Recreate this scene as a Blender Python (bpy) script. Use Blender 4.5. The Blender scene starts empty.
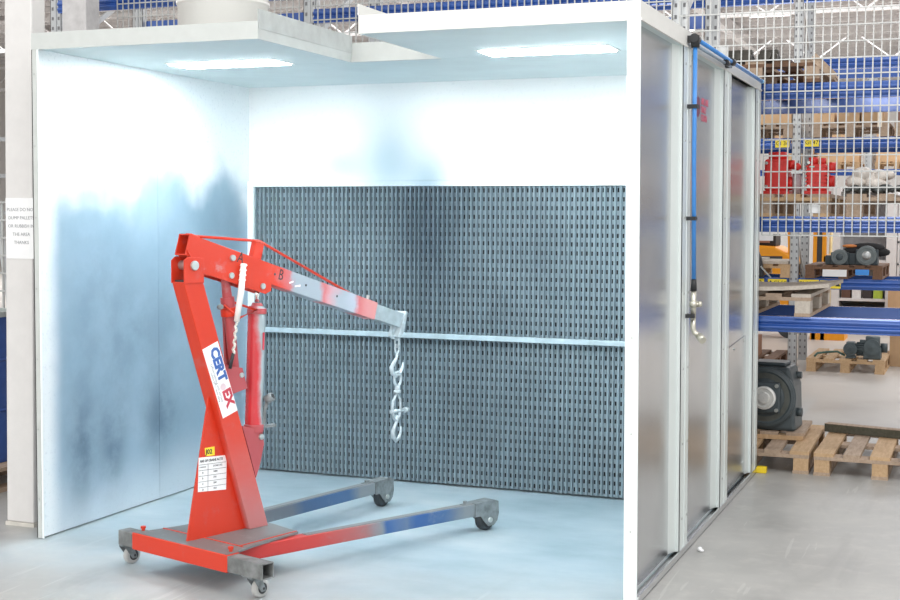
import bpy, bmesh, math, random
from mathutils import Vector, Matrix
PI = math.pi
scene = bpy.context.scene
col = scene.collection
random.seed(7)

# ------------------------------------------------------------------ camera
cam_d = bpy.data.cameras.new('camera'); cam = bpy.data.objects.new('camera', cam_d); col.objects.link(cam)
yaw, pitch, roll, fpx = 0.374, -0.0603, 0.0059, 1348.3
fw = Vector((-math.sin(yaw)*math.cos(pitch), math.cos(yaw)*math.cos(pitch), math.sin(pitch)))
r0 = fw.cross(Vector((0, 0, 1))).normalized(); u0 = r0.cross(fw)
r_ = r0*math.cos(roll)+u0*math.sin(roll); u_ = -r0*math.sin(roll)+u0*math.cos(roll)
Mc = Matrix((r_, u_, -fw)).transposed().to_4x4(); Mc.translation = (4.3411, -5.44, 1.6077)
cam.matrix_world = Mc
cam_d.sensor_width = 36; cam_d.lens = fpx*36/900; cam_d.clip_end = 300
scene.camera = cam

# ------------------------------------------------------------------ world and light
w = bpy.data.worlds.new('hall_daylight'); scene.world = w; w.use_nodes = True
wb = w.node_tree.nodes['Background']; wb.inputs[0].default_value = (1, 0.985, 0.975, 1); wb.inputs[1].default_value = .80
BOOTH_LIGHT = 52.0
def area(name, loc, size, sy, energy, rot=(0, 0, 0), color=(1, 1, 1)):
    l = bpy.data.lights.new(name, 'AREA'); l.shape = 'RECTANGLE'; l.size = size; l.size_y = sy; l.energy = energy; l.color = color
    o = bpy.data.objects.new(name, l); col.objects.link(o); o.location = loc; o.rotation_euler = rot
    return o
area('hall_area_light', (6, -3, 6.3), 8, 3, 260)
area('rear_fill_light', (1.2, -12, 3.3), 5.5, 2.4, 400, (math.radians(84), 0, 0), (1, .98, .95))  # added light behind the camera, for beam highlights and the crane's back face
area('hall_area_light', (8, 14, 6.6), 10, 14, 900)
area('hall_area_light', (-18, 18, 6.6), 10, 10, 1300)  # added overhead light that brightens the left wall
area('hall_area_light', (-2, 30, 6.6), 18, 14, 2000)
scene.view_settings.view_transform = 'Standard'; scene.view_settings.look = 'None'
scene.view_settings.gamma = 1; scene.view_settings.use_curve_mapping = False
scene.view_settings.exposure = 0.40

# ------------------------------------------------------------------ material helpers
class NT:
    def __init__(s, name):
        s.m = bpy.data.materials.new(name); s.m.use_nodes = True; s.t = s.m.node_tree
        s.b = s.t.nodes['Principled BSDF']; s.tc = s.n('ShaderNodeTexCoord')
    def n(s, typ, **k):
        nd = s.t.nodes.new(typ)
        for a, b in k.items(): setattr(nd, a, b)
        return nd
    def l(s, a, b): s.t.links.new(a, b)
    def noise(s, scale, detail=4, rough=.55, co=None, stretch=None, dist=0):
        nd = s.n('ShaderNodeTexNoise'); nd.inputs['Scale'].default_value = scale; nd.inputs['Detail'].default_value = detail
        nd.inputs['Roughness'].default_value = rough; nd.inputs['Distortion'].default_value = dist
        co = co or s.tc.outputs['Object']
        if stretch:
            mp = s.n('ShaderNodeMapping'); mp.inputs['Scale'].default_value = stretch; s.l(co, mp.inputs[0]); co = mp.outputs[0]
        s.l(co, nd.inputs['Vector']); return nd.outputs['Fac']
    def ramp(s, fac, stops):
        nd = s.n('ShaderNodeValToRGB'); e = nd.color_ramp.elements
        while len(e) < len(stops): e.new(.5)
        for i, (p, c) in enumerate(stops): e[i].position = p; e[i].color = (*c, 1)
        s.l(fac, nd.inputs[0]); return nd.outputs[0]
    def math(s, op, a, b=None, clamp=False):
        nd = s.n('ShaderNodeMath', operation=op); nd.use_clamp = clamp
        for i, v in enumerate((a, b)):
            if v is None: continue
            if isinstance(v, (int, float)): nd.inputs[i].default_value = v
            else: s.l(v, nd.inputs[i])
        return nd.outputs[0]
    def mapr(s, v, a, b, c=0., d=1.):
        nd = s.n('ShaderNodeMapRange', interpolation_type='SMOOTHSTEP')
        s.l(v, nd.inputs[0])
        for i, x in enumerate((a, b, c, d)): nd.inputs[i+1].default_value = x
        return nd.outputs[0]
    def mix(s, f, a, b):
        nd = s.n('ShaderNodeMix', data_type='RGBA')
        if isinstance(f, (int, float)): nd.inputs[0].default_value = f
        else: s.l(f, nd.inputs[0])
        for k, v in ((6, a), (7, b)):
            if isinstance(v, tuple): nd.inputs[k].default_value = (*v, 1)
            else: s.l(v, nd.inputs[k])
        return nd.outputs[2]
    def sep(s, co=None):
        nd = s.n('ShaderNodeSeparateXYZ'); s.l(co or s.tc.outputs['Object'], nd.inputs[0]); return nd.outputs
    def blob(s, axes, c, rad, amp=1.):
        """soft spot of overspray centred at c on two axes"""
        x = s.sep(); a = s.math('DIVIDE', s.math('SUBTRACT', x[axes[0]], c[0]), rad[0]); b = s.math('DIVIDE', s.math('SUBTRACT', x[axes[1]], c[1]), rad[1])
        d = s.math('ADD', s.math('MULTIPLY', a, a), s.math('MULTIPLY', b, b))
        return s.math('MULTIPLY', s.math('EXPONENT', s.math('MULTIPLY', d, -1.)), amp)
    def bump(s, h, st=.2, dist=.01):
        nd = s.n('ShaderNodeBump'); nd.inputs['Strength'].default_value = st; nd.inputs['Distance'].default_value = dist
        s.l(h, nd.inputs['Height']); s.l(nd.outputs[0], s.b.inputs['Normal'])
    def fin(s, color=None, rough=.5, metal=0., spec=None):
        if color is not None:
            if isinstance(color, tuple): s.b.inputs['Base Color'].default_value = (*color, 1)
            else: s.l(color, s.b.inputs['Base Color'])
        if isinstance(rough, (int, float)): s.b.inputs['Roughness'].default_value = rough
        else: s.l(rough, s.b.inputs['Roughness'])
        s.b.inputs['Metallic'].default_value = metal
        if spec is not None: s.b.inputs['Specular IOR Level'].default_value = spec
        return s.m
_mc = {}
def M(name, color, rough=.5, metal=0., var=.12, scale=14, bump=0.):
    if name in _mc: return _mc[name]
    t = NT(name); f = t.noise(scale)
    d = tuple(max(0, c*(1-var)) for c in color); e = tuple(min(1, c*(1+var)) for c in color)
    c = t.ramp(f, [(.3, d), (.7, e)])
    if bump: t.bump(f, bump)
    _mc[name] = t.fin(c, rough, metal)
    if 'beam' in name: t.b.inputs['Coat Weight'].default_value = 1; t.b.inputs['Coat Roughness'].default_value = .18; t.b.inputs['Coat IOR'].default_value = 1.5
    return _mc[name]
def emis(name, color, strength):
    t = NT(name); t.b.inputs['Emission Color'].default_value = (*color, 1); t.b.inputs['Emission Strength'].default_value = strength
    return t.fin(color, .6)

# concrete floor, blue-grey where paint dust has settled inside the booth
t = NT('concrete_floor'); X = t.sep()
n1 = t.noise(1.3, 6, .6); n2 = t.noise(9, 5, .65); n3 = t.noise(2.2, 4, .6, stretch=(1, .25, 1), dist=1.2)
base = t.ramp(n1, [(.3, (.33, .33, .318)), (.7, (.45, .448, .43))])
base = t.mix(t.math('MULTIPLY', t.mapr(n2, .45, .75), .5), base, (.5, .49, .46))
base = t.mix(t.math('MULTIPLY', t.mapr(n3, .55, .7), .35), base, (.27, .27, .26))
sc_ = t.noise(3, 3, .5, stretch=(6, .4, 1), dist=.6)
base = t.mix(t.math('MULTIPLY', t.mapr(sc_, .66, .69), .3), base, (.6, .6, .57))
wob = t.math('MULTIPLY', t.math('SUBTRACT', t.noise(1.6, 5, .6), .5), 1.4)
ins = t.mapr(t.math('ADD', X[1], wob), -1.1, .7)
inx = t.math('MULTIPLY', t.mapr(X[0], -.25, .1), t.mapr(X[0], 3.05, 2.98))
dust_tint = t.ramp(t.noise(1.1, 6, .62, stretch=(1, 1.8, 1)), [(.3, (.25, .36, .42)), (.5, (.36, .47, .53)), (.72, (.5, .58, .62))])
base = t.mix(t.math('MULTIPLY', t.math('MULTIPLY', ins, inx), .9), base, dust_tint)
far = t.mapr(X[1], 4., 8.)
base = t.mix(far, base, t.ramp(n1, [(.3, (.45, .42, .39)), (.7, (.56, .53, .49))]))
t.bump(n2, .08, .004)
MAT_FLOOR = t.fin(base, t.mapr(n1, .2, .8, .32, .5))

def galv(name, color=(.72, .75, .76), rough=.32, metal=.85, spangle=.06):
    t = NT(name); v = t.n('ShaderNodeTexVoronoi'); v.inputs['Scale'].default_value = 90; t.l(t.tc.outputs['Object'], v.inputs['Vector'])
    f = t.math('ADD', t.math('MULTIPLY', v.outputs['Color'], .12), t.math('MULTIPLY', t.noise(4), .88))
    lo = tuple(c*(1-spangle) for c in color); hi = tuple(min(1, c*(1+spangle)) for c in color)
    t.bump(t.noise(2.2, 2), .03, .02)
    return t.fin(t.ramp(f, [(.3, lo), (.7, hi)]), rough, metal)
GALV = galv('galvanised_sheet', (.66, .67, .68), .27, .95)
FRAME = galv('galvanised_frame', (.80, .86, .85), .42, .45, .02)
ROOFM = M('grey_powder_coat', (.56, .59, .575), .45, .1, .04)
PALE = galv('pale_galvanised_trim', (.88, .93, .94), .45, .2, .01)
WHITECAP = M('off_white_fascia', (.74, .74, .71), .5, 0, .02)
# overspray on the inside walls
def spray_wall(name, ax):
    t = NT(name); x = t.sep(); z = x[2]; h = x[ax]
    n = t.noise(1.7, 5, .55); fine = t.noise(60, 3, .7)
    if ax == 1:
        edge = t.math('ADD', z, t.math('MULTIPLY', t.math('SUBTRACT', t.noise(2.0, 3, .5, stretch=(1, 1.1, 1)), .5), .9))
        f = t.mapr(edge, 1.98, 1.6)                       # soft upper limit of the paint cloud; white above also paints in lamp light
        f = t.math('MULTIPLY', f, t.mapr(t.math('ADD', h, t.math('MULTIPLY', n, .12)), .1, .24))   # clean strip along the front edge
        f = t.math('MULTIPLY', f, t.mapr(t.math('ADD', z, t.math('MULTIPLY', n, .3)), .12, .55, .45, 1.))
        c = t.mix(f, (.86, .91, .93), t.ramp(n, [(.3, (.27, .40, .50)), (.65, (.36, .49, .59))]))
        bl = None
        for cc, rr, am in (((.32, .42), (.13, .3), 1.0), ((.60, .42), (.12, .28), .95), ((1.05, .46), (.2, .22), .9), ((.9, .95), (.7, .3), .5), ((.5, 1.35), (.35, .35), .35), ((1.75, 1.3), (.2, .5), .35)):
            b = t.blob((1, 2), cc, rr, am); bl = b if bl is None else t.math('ADD', bl, b)
        mot = t.mapr(t.noise(4.5, 5, .6), .3, .65, .45, 1.)
        c = t.mix(t.math('MULTIPLY', bl, mot, True), c, (.13, .20, .265))
    else:
        edge = t.math('ADD', z, t.math('MULTIPLY', t.math('SUBTRACT', n, .5), .5))
        f = t.math('MULTIPLY', t.mapr(edge, 2.25, 1.75), .22)
        bl = t.blob((0, 2), (1.0, 1.95), (.24, .34), 1.0)
        b2 = t.blob((0, 2), (1.28, 1.80), (.14, .2), .8); bl = t.math('ADD', bl, b2)
        bl = t.math('ADD', bl, t.blob((0, 2), (.66, 1.93), (.14, .1), .5))
        c = t.mix(f, (.93, .96, .965), (.66, .78, .83))
        c = t.mix(t.math('MULTIPLY', bl, .85, True), c, (.25, .36, .43))
    c = t.mix(t.math('MULTIPLY', t.mapr(fine, .55, .72), .22 if ax == 1 else .08), c, (.3, .38, .45))
    t.bump(fine, .05, .002)
    return t.fin(c, .5, .12)
SPRAY_SIDE = spray_wall('overspray_side_wall', 1)
SPRAY_BACK = spray_wall('overspray_back_wall', 0)
CEILM = M('pale_blue_ceiling_sheet', (.66, .76, .77), .5, .1, .05, 3)
# filter paper caked with grey blue paint
t = NT('paint_caked_filter_paper'); x = t.sep(); n = t.noise(2.2, 5, .6); n2 = t.noise(40, 3, .6)
c = t.ramp(n, [(.3, (.145, .20, .235)), (.7, (.215, .285, .325))])
c = t.mix(t.blob((0, 2), (1.24, 1.55), (.24, .45), .75), c, (.055, .09, .125))
c = t.mix(t.math('MULTIPLY', t.mapr(x[0], 1.6, 2.9), .35), c, (.36, .46, .50))
c = t.mix(t.math('MULTIPLY', t.mapr(n2, .5, .8), .25), c, (.38, .47, .5))
FILTER = t.fin(c, .8)
DARKV = M('hole_shade', (.02, .025, .03), .9)

# crane paints: colour runs along the crane (local x), with drifts of grey overspray
RED = (.62, .038, .012)
def paint(name, stops, amt=.12, spots=.35, axis=0, rng=(-.2, 1.8), dust_tint=(.24, .27, .30), extra=None):
    t = NT(name); x = t.sep(); n = t.noise(5, 5, .6)
    f = t.math('ADD', x[axis], t.math('MULTIPLY', t.math('SUBTRACT', n, .5), amt*2))
    f = t.math('DIVIDE', t.math('SUBTRACT', f, rng[0]), rng[1]-rng[0])
    c = t.ramp(f, [((p-rng[0])/(rng[1]-rng[0]), k) for p, k in stops])
    c = t.mix(t.math('MULTIPLY', t.mapr(t.noise(9, 6, .65), .55, .75), spots), c, dust_tint)
    if extra: c = extra(t, c)
    t.bump(t.noise(120, 2), .04, .001)
    return t.fin(c, .42)
P_RED = paint('red_enamel', [(0, RED), (1, RED)], spots=.35, dust_tint=(.46, .13, .13))  # pinkish spots put the cool booth light into the red
P_REDW = paint('red_enamel_dusty', [(0, RED), (1, RED)], spots=.75, dust_tint=(.48, .30, .31))
P_DUSTR = paint('dusty_pink_red', [(0, (.42, .07, .08)), (1, (.42, .09, .10))], spots=.8, dust_tint=(.40, .30, .32))
def mast_x(t, c):
    x = t.sep(); f = t.math('MULTIPLY', t.mapr(t.math('ADD', x[2], t.math('MULTIPLY', t.noise(6), .3)), .95, .25), t.mapr(x[1], .0, -.035))
    return t.mix(t.math('MULTIPLY', f, .55), c, (.38, .30, .32))
P_MAST = paint('red_enamel_mast', [(0, RED), (1, RED)], spots=.4, dust_tint=(.46, .13, .13), extra=mast_x)  # pink spots imitate cool light on the side; the grey fade is overspray
GRY = (.22, .25, .27); LB = (.33, .39, .45); BLU = (.03, .10, .28); PNK = (.55, .15, .16)
P_BOOM = paint('boom_enamel', [(.50, RED), (.57, PNK), (.60, LB), (.74, LB), (.78, PNK), (.84, (.55, .3, .33)), (.90, LB), (1.0, (.40, .44, .52)), (1.05, PNK), (1.15, (.60, .25, .25))], amt=.12, spots=.3, dust_tint=(.36, .33, .37))
P_LEGR = paint('leg_enamel_right', [(.0, (.50, .022, .018)), (.5, (.48, .05, .045)), (.78, (.34, .14, .14)), (.86, GRY), (.9, BLU), (1.05, (.12, .18, .28)), (1.1, BLU), (1.3, (.06, .13, .27)), (1.42, GRY)], amt=.07, spots=.5)
P_LEGL = paint('leg_enamel_left', [(.5, (.12, .135, .15)), (.85, (.12, .14, .17)), (.95, (.05, .10, .19)), (1.35, (.06, .13, .26)), (1.45, GRY)], amt=.08, spots=.5)
P_PLATE = paint('dusty_base_plate', [(0, (.15, .155, .155)), (1, (.20, .21, .215))], spots=.6, dust_tint=(.28, .29, .29))
P_RAM = paint('ram_enamel', [(.27, (.5, .02, .03)), (.35, (.56, .05, .06)), (.364, (.5, .2, .22)), (.377, (.36, .43, .46)), (.43, (.32, .39, .42))], amt=.035, spots=.2, rng=(.2, .5))
P_RAM.node_tree.nodes['Principled BSDF'].inputs['Roughness'].default_value = .2
STEEL = M('bare_steel', (.55, .57, .57), .35, .8)
ZINC = M('zinc_bolt', (.50, .53, .52), .3, .7)
DUSTY = M('dusty_grey_steel', (.22, .245, .255), .6, .3, .3, 30)
CHROME = M('chromed_rod', (.85, .85, .82), .15, 1)
WHITEP = M('white_label_stock', (.86, .87, .88), .5, 0, .02)
BLACKP = M('black_plastic', (.02, .022, .025), .45)
TYRE = M('grey_tyre', (.46, .46, .45), .7)
DARKM = M('dark_metal', (.06, .065, .07), .5, .4)
HOOKM = M('dusty_white_blue_steel', (.46, .54, .58), .5, .3, .2, 40)
BLUEH = M('blue_air_pipe', (.06, .27, .70), .35)
BRASS = M('nickel_brass', (.62, .60, .52), .3, .8)
YEL = M('yellow_plastic', (.85, .62, .02), .5)
YLAB = M('yellow_label', (.95, .76, .05), .5, 0, .03)
INK = M('black_ink', (.03, .03, .035), .6); INKB = M('blue_ink', (.05, .13, .42), .5); INKR = M('red_ink', (.55, .05, .08), .5); INKG = M('grey_ink', (.27, .28, .30), .6)
RBLUE = M('blue_beam_enamel', (.025, .10, .40), .22, .2, .15, 3)
RGREY = galv('rack_upright_galvanised', (.56, .58, .59), .45, .5)
RHOLE = M('rack_hole_dark', (.2, .2, .21), .8)
WIRE = M('galvanised_wire', (.50, .51, .50), .45, .3)
def wood(name, a, b, d=None):
    t = NT(name); n = t.noise(6, 6, .6, stretch=(1, 1, 6)); n2 = t.noise(3, 5, .6)
    g = t.noise(16, 5, .7, stretch=(3, .4, 3))
    c = t.ramp(g, [(.3, a), (.7, b)])
    c = t.mix(t.math('MULTIPLY', t.mapr(n2, .5, .75), .4), c, d or tuple(k*.55 for k in a))
    t.bump(g, .2, .003); return t.fin(c, .75)
PINE = wood('fresh_pine', (.46, .29, .15), (.64, .45, .27))
OLDW = wood('aged_brown_wood', (.11, .055, .03), (.22, .12, .07))
MIDW = wood('weathered_wood', (.34, .24, .17), (.52, .40, .30))
GREYW = wood('grey_board', (.48, .42, .36), (.66, .60, .52))
TIMB = wood('dark_green_timber', (.07, .07, .05), (.13, .125, .09))
CARD = M('brown_cardboard', (.50, .33, .19), .8, 0, .12, 4)
CARDL = M('light_cardboard', (.72, .48, .28), .8, 0, .1, 4)
MOTG = M('grey_blue_motor_paint', (.055, .075, .085), .45, .1, .2, 10)
MOTB = M('blue_black_motor_paint', (.065, .085, .095), .4, .1, .2, 10)
MOTL = M('slate_motor_paint', (.08, .105, .115), .45, .1, .2, 10)
MOTR = M('red_motor_paint', (.70, .03, .025), .4, 0, .12, 8)
MOTD = M('oily_dark_motor', (.06, .055, .045), .5, .2, .4, 14)
ORANGE = M('orange_truck_paint', (.85, .33, .01), .35, 0, .04)
OFFW = M('off_white_paint', (.68, .67, .66), .5, 0, .03)
CABI = M('cabinet_grey', (.74, .73, .73), .5, 0, .03)

# ------------------------------------------------------------------ mesh helpers
class MB:
    def __init__(s): s.bm = bmesh.new()
    def face(s, vs, mi=0):
        f = s.bm.faces.new([s.bm.verts.new(v) for v in vs]); f.material_index = mi; return s
    def hexa(s, p, mi=0):
        v = [s.bm.verts.new(q) for q in p]
        for q in ((0, 3, 2, 1), (4, 5, 6, 7), (0, 1, 5, 4), (1, 2, 6, 5), (2, 3, 7, 6), (3, 0, 4, 7)):
            s.bm.faces.new([v[i] for i in q]).material_index = mi
        return s
    def box(s, x0, x1, y0, y1, z0, z1, mi=0):
        return s.hexa([(x0, y0, z0), (x1, y0, z0), (x1, y1, z0), (x0, y1, z0), (x0, y0, z1), (x1, y0, z1), (x1, y1, z1), (x0, y1, z1)], mi)
    def bar(s, a, b, wd, ht, mi=0, up=(0, 0, 1)):
        a, b = Vector(a), Vector(b); d = (b-a).normalized(); sd = d.cross(Vector(up)).normalized(); uu = sd.cross(d)
        sd *= wd/2; uu *= ht/2
        return s.hexa([a-sd-uu, a+sd-uu, b+sd-uu, b-sd-uu, a-sd+uu, a+sd+uu, b+sd+uu, b-sd+uu], mi)
    def prism(s, pts, ext, mi=0):
        """polygon pts (3d) extruded along ext"""
        e = Vector(ext); a = [s.bm.verts.new(Vector(p)) for p in pts]; b = [s.bm.verts.new(Vector(p)+e) for p in pts]
        n = len(a); s.bm.faces.new(a).material_index = mi; s.bm.faces.new(b[::-1]).material_index = mi
        for i in range(n): s.bm.faces.new([a[i], b[i], b[(i+1) % n], a[(i+1) % n]]).material_index = mi
        return s
    def cyl(s, a, b, r, r2=None, seg=20, mi=0, cap=True):
        a, b = Vector(a), Vector(b); d = (b-a).normalized()
        x = d.orthogonal().normalized(); y = d.cross(x); r2 = r if r2 is None else r2
        R = [[s.bm.verts.new(c+(x*math.cos(k*2*PI/seg)+y*math.sin(k*2*PI/seg))*rr) for k in range(seg)] for c, rr in ((a, r), (b, r2))]
        for k in range(seg):
            f = s.bm.faces.new([R[0][k], R[0][(k+1) % seg], R[1][(k+1) % seg], R[1][k]]); f.smooth = seg > 8; f.material_index = mi
        if cap:
            s.bm.faces.new(R[0][::-1]).material_index = mi; s.bm.faces.new(R[1]).material_index = mi
        return s
    def lathe(s, c, axis, prof, seg=28, mi=0):
        """prof: (distance along axis, radius)"""
        for (h0, a), (h1, b) in zip(prof, prof[1:]):
            c_ = Vector(c); d = Vector(axis).normalized()
            if abs(h0-h1) < 1e-6: h1 += 1e-5
            s.cyl(c_+d*h0, c_+d*h1, max(a, 1e-4), max(b, 1e-4), seg, mi, False)
        return s
    def pipe(s, pts, r, seg=10, closed=False, mi=0):
        pts = [Vector(p) for p in pts]; n = len(pts); rings = []; x = None
        for i, p in enumerate(pts):
            if closed: d = pts[(i+1) % n]-pts[i-1]
            else: d = pts[min(i+1, n-1)]-pts[max(i-1, 0)]
            d.normalize()
            x = d.orthogonal().normalized() if x is None else (x-d*x.dot(d)).normalized()
            y = d.cross(x); rr = r[i] if isinstance(r, (list, tuple)) else r
            rings.append([s.bm.verts.new(p+(x*math.cos(k*2*PI/seg)+y*math.sin(k*2*PI/seg))*rr) for k in range(seg)])
        for i in range(n if closed else n-1):
            A, B = rings[i], rings[(i+1) % n]
            for k in range(seg):
                f = s.bm.faces.new([A[k], A[(k+1) % seg], B[(k+1) % seg], B[k]]); f.smooth = True; f.material_index = mi
        if not closed: s.bm.faces.new(rings[0][::-1]); s.bm.faces.new(rings[-1])
        return s
    def sphere(s, c, r, sc=(1, 1, 1), mi=0):
        ret = bmesh.ops.create_icosphere(s.bm, subdivisions=2, radius=r, matrix=Matrix.Translation(c) @ Matrix.Diagonal((*sc, 1)))
        for v in ret['verts']:
            for f in v.link_faces: f.smooth = True; f.material_index = mi
        return s
    def build(s, name, mats, parent=None, bevel=0., off=None, warp=False):
        if off is None and parent is not None: off = Vector(parent.location) if not parent.get('_local') else Vector((0, 0, 0))
        off = off or Vector((0, 0, 0))
        for v in s.bm.verts:
            if warp: v.co.x += .018*(1-v.co.z/2.5)
            v.co -= off
        bmesh.ops.recalc_face_normals(s.bm, faces=s.bm.faces)
        me = bpy.data.meshes.new(name); s.bm.to_mesh(me); s.bm.free()
        for m in (mats if isinstance(mats, (list, tuple)) else [mats]): me.materials.append(m)
        o = bpy.data.objects.new(name, me); col.objects.link(o); o.parent = parent
        if parent is None: o.location = off
        if bevel:
            b = o.modifiers.new('bevel', 'BEVEL'); b.width = bevel; b.segments = 2; b.limit_method = 'ANGLE'; b.angle_limit = .6
        return o
def tag(o, label=None, cat=None, group=None, kind=None):
    for k, v in (('label', label), ('category', cat), ('group', group), ('kind', kind)):
        if v: o[k] = v
    return o
def thing(name, label, cat, loc=(0, 0, 0), rz=0., group=None, local=False):
    o = bpy.data.objects.new(name, None); col.objects.link(o); o.location = loc; o.rotation_euler = (0, 0, rz); o.empty_display_size = .1
    if local: o['_local'] = 1
    return tag(o, label, cat, group)
def solo(mb, name, mats, label, cat, loc, group=None, **k):
    """a thing that is one mesh; vertices are given in the world, origin put at loc"""
    o = mb.build(name, mats, None, off=Vector(loc), **k); return tag(o, label, cat, group)
def struct(mb, name, mats, **k): return tag(mb.build(name, mats, None, **k), kind='structure')
def dup(root, loc, rz=None, label=None, group=None, mats=None):
    def cp(o, par):
        c = o.copy(); col.objects.link(c); c.parent = par
        for ch in list(o.children): cp(ch, c)
        if mats and c.type == 'MESH':
            c.data = c.data.copy()
            for i, m in enumerate(c.data.materials):
                if m in mats: c.data.materials[i] = mats[m]
        return c
    r = cp(root, None); r.location = loc
    if rz is not None: r.rotation_euler = (0, 0, rz)
    return tag(r, label, None, group)
def text(name, body, size, mat, parent, mtx, align='LEFT', ext=.0004, sx=1., bold=0.):
    cu = bpy.data.curves.new(name, 'FONT'); cu.body = body; cu.size = size; cu.extrude = ext; cu.align_x = align; cu.align_y = 'CENTER'; cu.offset = bold
    cu.resolution_u = 2
    tmp = bpy.data.objects.new('tmp_text', cu); col.objects.link(tmp)
    bpy.context.view_layer.update()
    me = bpy.data.meshes.new_from_object(tmp.evaluated_get(bpy.context.evaluated_depsgraph_get()))
    bpy.data.objects.remove(tmp); bpy.data.curves.remove(cu)
    me.name = name; me.materials.clear(); me.materials.append(mat)
    me.transform(mtx @ Matrix.Diagonal((sx, 1, 1, 1)))
    o = bpy.data.objects.new(name, me); col.objects.link(o); o.parent = parent; return o
def frame_mtx(o, xdir, ydir):
    x = Vector(xdir).normalized(); y = Vector(ydir).normalized(); z = x.cross(y)
    m = Matrix((x, y, z)).transposed().to_4x4(); m.translation = Vector(o); return m

# ================================================================== the hall
struct(MB().box(-30, 30, -12, 46, -.1, 0), 'floor', MAT_FLOOR)
WALLM = M('hall_wall_paint', (.78, .76, .74), .7, 0, .04, .4)
struct(MB().box(-30, 30, 45, 45.2, 0, 8), 'wall_back', WALLM)
struct(MB().box(-30, -29.8, 6, 45, 0, 8), 'wall_left', WALLM)
mb = MB().box(-30, 30, 5, 45, 7.35, 7.45)
for i in range(40): mb.box(-30, 30, 5.6+i*.98, 5.70+i*.98, 7.18, 7.35, 1)
for i in range(7): mb.box(-22+i*6.5, -21.75+i*6.5, 5, 45, 6.85, 7.15, 1)
struct(mb, 'ceiling', [M('brown_roof_deck', (.25, .19, .17), .8, 0, .15, 2), M('white_purlin', (.85, .84, .85), .5)])
LAMP = emis('lamp_tube_glow', (1, .98, .95), 9)
for k, (x, y) in enumerate([(-.8, 29.6), (-4.2, 37.5), (3.4, 37), (-3.6, 31.5), (1.9, 41), (-16.5, 24.3)]):
    q = thing('ceiling_lamp', ['wide white ceiling lamp near the top edge, right of the booth roof', 'white ceiling lamp over the air pipe elbow, far back', 'small far lamp at the right end of the hall roof', 'white ceiling lamp directly above the booth roof corner', 'far white lamp just right of the perforated upright', 'white ceiling lamp seen through the mesh above the left end of the booth roof'][k], 'lamp', (x, y, 6.85))
    MB().box(x-.55, x+.55, y-.22, y+.22, 6.8, 6.9).build('lamp_housing', OFFW, q)
    MB().box(x-.5, x+.5, y-.18, y+.18, 6.785, 6.8).build('tube_panel', LAMP, q)
TRU = M('white_truss', (.80, .79, .79), .5)
for k, yy in enumerate((24, 33)):
    q = thing('roof_truss', ['white lattice roof truss nearest above the pallet racking', 'white lattice roof truss farther back under the roof'][k], 'truss', (0, yy, 6.2))
    MB().bar((-28, yy, 6.75), (28, yy, 6.75), .1, .1).build('top_chord', TRU, q)
    MB().bar((-28, yy, 6.0), (28, yy, 6.0), .1, .1).build('bottom_chord', TRU, q)
    d = MB()
    for i in range(28): d.bar((-28+i*2, yy, 6), (-27+i*2, yy, 6.75), .03, .03).bar((-27+i*2, yy, 6.75), (-26+i*2, yy, 6), .03, .03)
    d.build('diagonal_bracing', TRU, q)

# white steel column beside the booth
q = thing('steel_column', 'square white steel column standing left of the booth wall', 'column', (-.245, .3, 0))
MB().hexa([(-.345, .19, .02), (-.175, .19, .02), (-.175, .30, .02), (-.345, .30, .02), (-.275, .19, 6.8), (-.105, .19, 6.8), (-.105, .30, 6.8), (-.275, .30, 6.8)]).build('column_shaft', OFFW, q, bevel=.008)
MB().box(-.35, -.17, .185, .305, 0, .02).build('base_trim', M('column_base', (.62, .60, .55), .6), q)
q = thing('steel_column', 'light grey steel column behind the booth, seen above its roof at the left', 'column', (-1.965, 3.0, 0))
MB().box(-2.07, -1.857, 2.95, 3.12, .02, 6.8).build('column_shaft', M('light_grey_column', (.62, .61, .61), .5), q, bevel=.008)
MB().box(-2.12, -1.81, 2.90, 3.17, 0, .02).build('base_trim', M('column_base', (.62, .60, .55), .6), q)
nt = solo(MB().box(-.322, -.15, .186, .189, 1.39, 1.70), 'paper_notice', WHITEP, 'white paper notice taped to the white column', 'notice', (-.25, .189, 1.39))
for i, s_ in enumerate(('PLEASE DO NOT', 'DUMP PALLETS', 'OR RUBBISH IN', 'THE AREA', 'THANKS')):
    text('lettering', s_, .024, INKG, nt, Matrix.Translation((.25, -.189, -1.39)) @ frame_mtx((-.225, .1855, 1.64-i*.042), (1, 0, 0), (0, 0, 1)), 'CENTER')

# ================================================================== spray booth
W, H, ZF, T = 3.031, 2.5, 2.425, .03
booth = thing('spray_booth', 'open-fronted galvanised steel paint spray booth with overspray-stained inside walls', 'spray booth', (0, 0, 0))
YF = 2.06                                        # plane of the filter wall
# left wall: two sheets
for a, b in ((.012, 1.036), (1.038, 2.4)): MB().box(.004, T, a, b, .008, ZF).build('side_panel', SPRAY_SIDE, booth)
MB().box(0, .004, 0, 3.25, .005, ZF).build('outer_sheet', GALV, booth)
mb = MB().box(0, .028, 0, .012, .004, ZF-.0065)
for i in range(7): mb.cyl((.014, -.002, .2+i*.35), (.014, 0, .2+i*.35), .005, seg=8, mi=1)
mb.build('front_edge_post', [ROOFM, ZINC], booth)
MB().box(.03, .04, .0, .006, .004, ZF).build('edge_lip', PALE, booth)
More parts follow.
